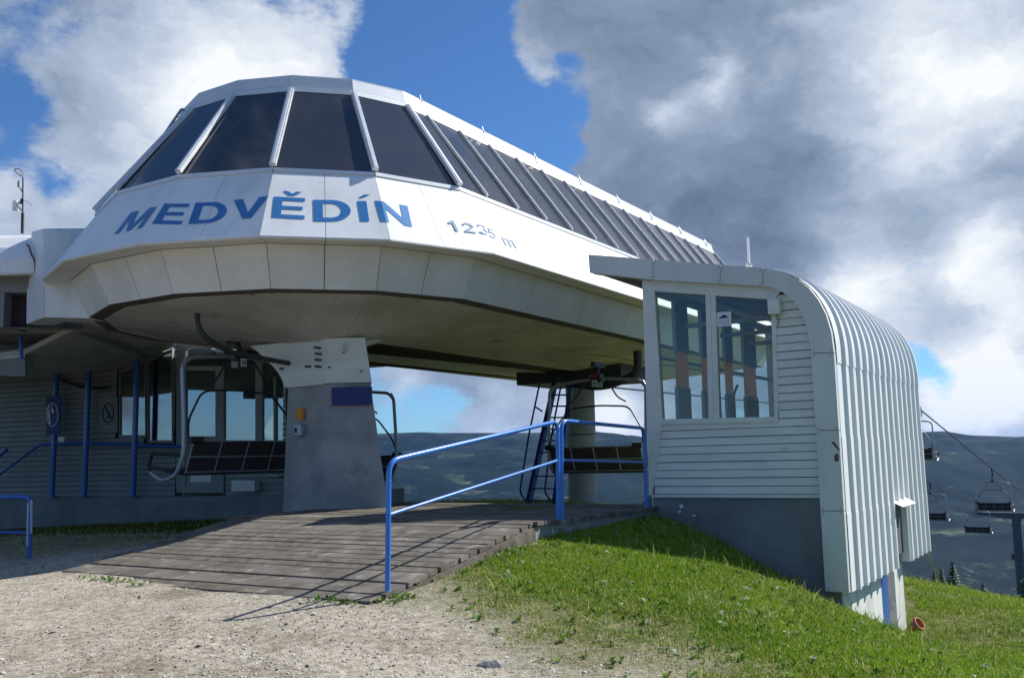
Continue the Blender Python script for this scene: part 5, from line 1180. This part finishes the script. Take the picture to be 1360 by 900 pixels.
# ------------------------------------------------------------------ line: towers, ropes, chairs
E1 = Vector((6.1, 27.3, 2.35)); LD = Vector((25, 34.7, 0)).normalized(); LN = Vector((-LD.y, LD.x, 0))      # rope 1, direction, left normal
def zrope(s): return float(np.interp(s, [-20, 19, 21.8, 50, 64.0, 200], [2.35, 2.35, 2.2, -2.85, -4.35, -33]))
def rope_pt(s, left): p = E1 + LD*s + (LN*4.9 if left else Vector()); p.z = zrope(s); return p
for left, lb in ((False, 'steel haul rope leaving the station on the right side of the line'), (True, 'steel haul rope on the left side of the line, lower behind the cabin wall')):
    ro = thing('haul_rope', lb, 'rope', tuple(rope_pt(-13, left)), 'haul ropes of the chairlift')
    MB().tube([rope_pt(s, left) for s in list(np.linspace(-13, 200, 60))], .034, 6).build('rope', 'steel_d', ro)
def tower(s, label, armlen=2.45, h=14):
    c = E1+LD*s+LN*2.45; z = zrope(s)-(.55 if s < 50 else 1.0); g_ = float(height(c.x, c.y)); o = thing('lift_tower', label, 'lift tower', (c.x, c.y, g_-.2), 'lift towers on the line')
    MB().tube([Vector((c.x, c.y, g_-.2)), Vector((c.x, c.y, z+.1))], .42, 18, r2=.36).build('post', 'steel_t', o, smooth=True)
    a_, b_ = c+LN*3.1, c-LN*2.7; mb = MB()
    mb.add([Vector((p.x, p.y, z+dz_))+LD*w_ for p, dz_ in ((a_, 0), (c, -.35), (b_, 0), (b_, .22), (a_, .22)) for w_ in (-.2, .2)], [(0, 2, 4, 6, 8), (1, 9, 7, 5, 3), (0, 1, 3, 2), (2, 3, 5, 4), (4, 5, 7, 6), (6, 7, 9, 8), (8, 9, 1, 0)]); mb.build('crossarm', 'steel_t', o)
    for left in (False, True):
        q = rope_pt(s, left); bt_ = MB().box(Vector((q.x, q.y, q.z-.34)), (1.15, .05, .09), (LD, LN, ZV)).build('sheave_beam', 'steel_d', o)
        for k in range(4):
            w0 = q+LD*(-.9+.6*k)-ZV*.22; MB().tube([w0-LN*.05, w0+LN*.05], .19, 14).build('sheave', 'steel_d', bt_)
        if s > 50: MB().box(Vector((q.x, q.y, z+.9)), (.5, .06, .03), (LD, LN, ZV)).build('walkway', 'galv', o)
    for left in ((False, True) if s > 50 else (True,)):
        q = c+LN*(2.9 if left else -2.9); MB().tube([Vector((q.x, q.y, z+.2)), Vector((q.x, q.y, z+1.35)), Vector((q.x, q.y, z+1.35))+LD*.5], .05, 6).build('lifting_frame', 'steel_d', o)
tower(21.8, 'lift tower hidden behind the cabin, only its arm end and sheaves showing')
tower(64.0, 'grey steel lift tower at the right edge of the picture, further down the line')
def line_chair(s, left, lb):
    p = rope_pt(s, left); chair_copy(Vector((p.x, p.y, p.z-2.72))-LD*.0, LN*-1, lb, G_LN)
# rope chairs need a longer hanger: swing the origin down so that the grip meets the rope
hang = 2.72-2.32
def far_chair(s, left, lb, yaw=0.):
    p = rope_pt(s, left); c = chair_copy(Vector((p.x, p.y, p.z-2.95*.9)), (LN*-1), lb, G_LN); c.scale = (.85, .9, .9)
    mb = MB().tube(bend([(0, 0, 2.1), (.0, .25, 2.35), (0, .06, 2.95)], .12), .05, 8); o = mb.build('hanger_extension', 'steel_d', None); o.parent = c
    return c
far_chair(20.6, False, 'chair just clear of the cabin wall, only its frame showing beside the corrugated edge')
far_chair(40.0, False, 'largest chair out on the line, hanging left of the grey tower')
far_chair(61.0, True, 'smaller chair on the lower rope, left of the largest one out on the line')
far_chair(45.6, True, 'chair just right of the cabin wall, low and partly hidden by it')
far_chair(82.0, True, 'distant chair below the crossarm of the grey tower')

# ------------------------------------------------------------------ trees
def fir(x, y, h, label, seed, wr=.23, zoff=0.):
    r = np.random.default_rng(seed); zb = float(height(x, y)) + zoff; o = thing('fir_tree', label, 'fir tree', (x, y, zb), 'dark firs on the slope below')
    MB().tube([(x, y, zb-.4), (x, y, zb+h*.5), (x, y, zb+h*.98)], h*.018, 8, r2=h*.003).build('trunk', 'bark', o)
    V, Fa, Cc_ = [], [], []
    lev = int(h*5.0)
    for i in range(lev):
        f_ = i/lev; z = zb + h*(.08+.92*f_); R_ = h*wr*(1-f_)**.85*(.75+.5*r.random()) + .05
        for k in range(int(9+7*(1-f_))):
            a = r.uniform(0, 6.283); L_ = R_*r.uniform(.6, 1.08); d = np.array([math.cos(a), math.sin(a), 0]); s_ = np.array([-d[1], d[0], 0]); drop = L_*r.uniform(.18, .5)
            nn_ = max(3, int(L_/.16))
            for q in range(nn_):
                t0 = (q+.2)/nn_; p = np.array([x, y, z]) + d*L_*t0 - np.array([0, 0, drop*t0**1.4]); wd = (.10+.10*L_*(1-t0*.6))*r.uniform(.7, 1.3); ln = L_/nn_*1.5
                tone = (np.array([.75, .95, .7])*(.45+.85*r.random()+.35*t0))
                n0 = len(V); V += [p-s_*wd-np.array([0, 0, wd*.6]), p+d*ln+np.array([0, 0, -.05]), p+s_*wd-np.array([0, 0, wd*.6]), p+np.array([0, 0, .03])]; Fa += [(n0, n0+1, n0+3, n0+3), (n0+1, n0+2, n0+3, n0+3)]; Cc_ += [tone]*4
    V = np.array(V); V[:, 0] -= x; V[:, 1] -= y; V[:, 2] -= zb; Fa = np.array(Fa)[:, :3]
    np_mesh('crown', V, Fa, 'fir', parent=o, vcol=np.array(Cc_))
def fir_px(px_, ytop, Y, h, label, seed, wr=.23):
    t_ = at(px_, ytop, Y); zoff = (t_.z-h)-float(height(t_.x, t_.y)); fir(t_.x, t_.y, h, label, seed, wr, zoff)
fir_px(1368, 716, 34, 5.0, 'bright green fir at the right edge of the picture beside the grey tower', 1, .26)
fir_px(1264, 742, 62, 9, 'dark fir top showing above the grass crest, nearest the cabin', 2, .2)
fir_px(1250, 752, 66, 8, 'small dark fir top just left of the taller one on the crest', 3, .2)
fir_px(1305, 770, 70, 8, 'low dark fir tip on the crest between the cabin and the tower', 4, .22)
fir_px(1240, 757, 75, 8, 'dark fir tip close to the cabin wall on the crest', 5, .2)
fir_px(542, 668, 60, 7, 'low dark fir beyond the landing, seen under the station', 6, .2)
# guy post and pot behind the cabin
gp = thing('guy_wire', 'thin grey stay running down beside the rear of the cabin to the grass', 'wire', tuple(onz(1245, 766, -2.9)))
pA = at(1234.5, 736, 19.0); pB = at(1245, 768, 21.0); MB().tube([pA+ZV*.3, pA, pB], .02, 6).build('wire', 'galv', gp)
pt = thing('clay_pot', 'small terracotta pot lying on the grass at the foot of the whitewashed wall', 'pot', tuple(at(1215, 836, 14.6)))
c = at(1215, 831, 14.6); ax = Vector((.5, -.6, .5)).normalized(); ringv = []; mb = MB(); a_ = ax.orthogonal().normalized(); b_ = ax.cross(a_); pr_ = [(-.10, .055), (.06, .088), (.06, .10), (.10, .10), (.10, .082), (-.06, .045)]
for (h_, r_) in pr_: mb.v += [tuple(c+ax*h_+(a_*math.cos(k*math.pi/8)+b_*math.sin(k*math.pi/8))*r_) for k in range(16)]
for i in range(5):
    for k in range(16): mb.f.append((i*16+k, i*16+(k+1) % 16, (i+1)*16+(k+1) % 16, (i+1)*16+k))
mb.f += [tuple(range(16)), tuple(range(80, 96))]; mb.build('pot', 'terra', pt, smooth=True)
# larger stones on the apron
for i, (x, y, s_, lb) in enumerate(((652, 884, .11, 'flat greenish stone at the bottom of the gravel'), (749, 856, .05, 'small upright stone where gravel meets turf'), (688, 820, .035, 'pale stone in the thin turf'), (880, 862, .04, 'small pale stone in the bare soil at the right'))):
    g_ = onz(x, y, -1.5); 
    for _ in range(6): g_ = onz(x, y, float(height(g_.x, g_.y)))
    V = []; r = random.Random(i); nn = 7
    for lz, k_ in ((-.25, 1.), (.18, .9), (.40, .5)):
        V += [(g_.x+s_*k_*math.cos(q*2*math.pi/nn)*r.uniform(.75, 1.2), g_.y+s_*.55*k_*math.sin(q*2*math.pi/nn)*r.uniform(.75, 1.2), g_.z+s_*lz*r.uniform(.8, 1.1)) for q in range(nn)]
    mb = MB(); mb.add(V, [tuple(range(nn))[::-1], tuple(range(2*nn, 3*nn))]+[(l*nn+q, l*nn+(q+1) % nn, (l+1)*nn+(q+1) % nn, (l+1)*nn+q) for l in (0, 1) for q in range(nn)])
    top(mb, 'stone', 'gravelly', lb, 'stone', 'larger stones lying on the path', origin=(g_.x, g_.y, g_.z-.02))

# ------------------------------------------------------------------ air
hz = MB().box((0, 0, -135), (15500, 15500, 465)); ho = hz.build('haze', mat('haze', (1, 1, 1)), None); ho['kind'] = 'stuff'
hm = ho.data.materials[0]; t = hm.node_tree; t.nodes.clear(); out = N(t, 'ShaderNodeOutputMaterial'); pv = N(t, 'ShaderNodeVolumePrincipled')
pv.inputs['Color'].default_value = (.12, .42, 1.0, 1); pv.inputs['Density'].default_value = 2.1e-5; pv.inputs['Anisotropy'].default_value = .2; lk(t, pv.outputs[0], out.inputs['Volume'])
tag(ho, 'thin blue mountain haze over the valley and the far ridges', 'haze')
print('objects', len(bpy.data.objects))
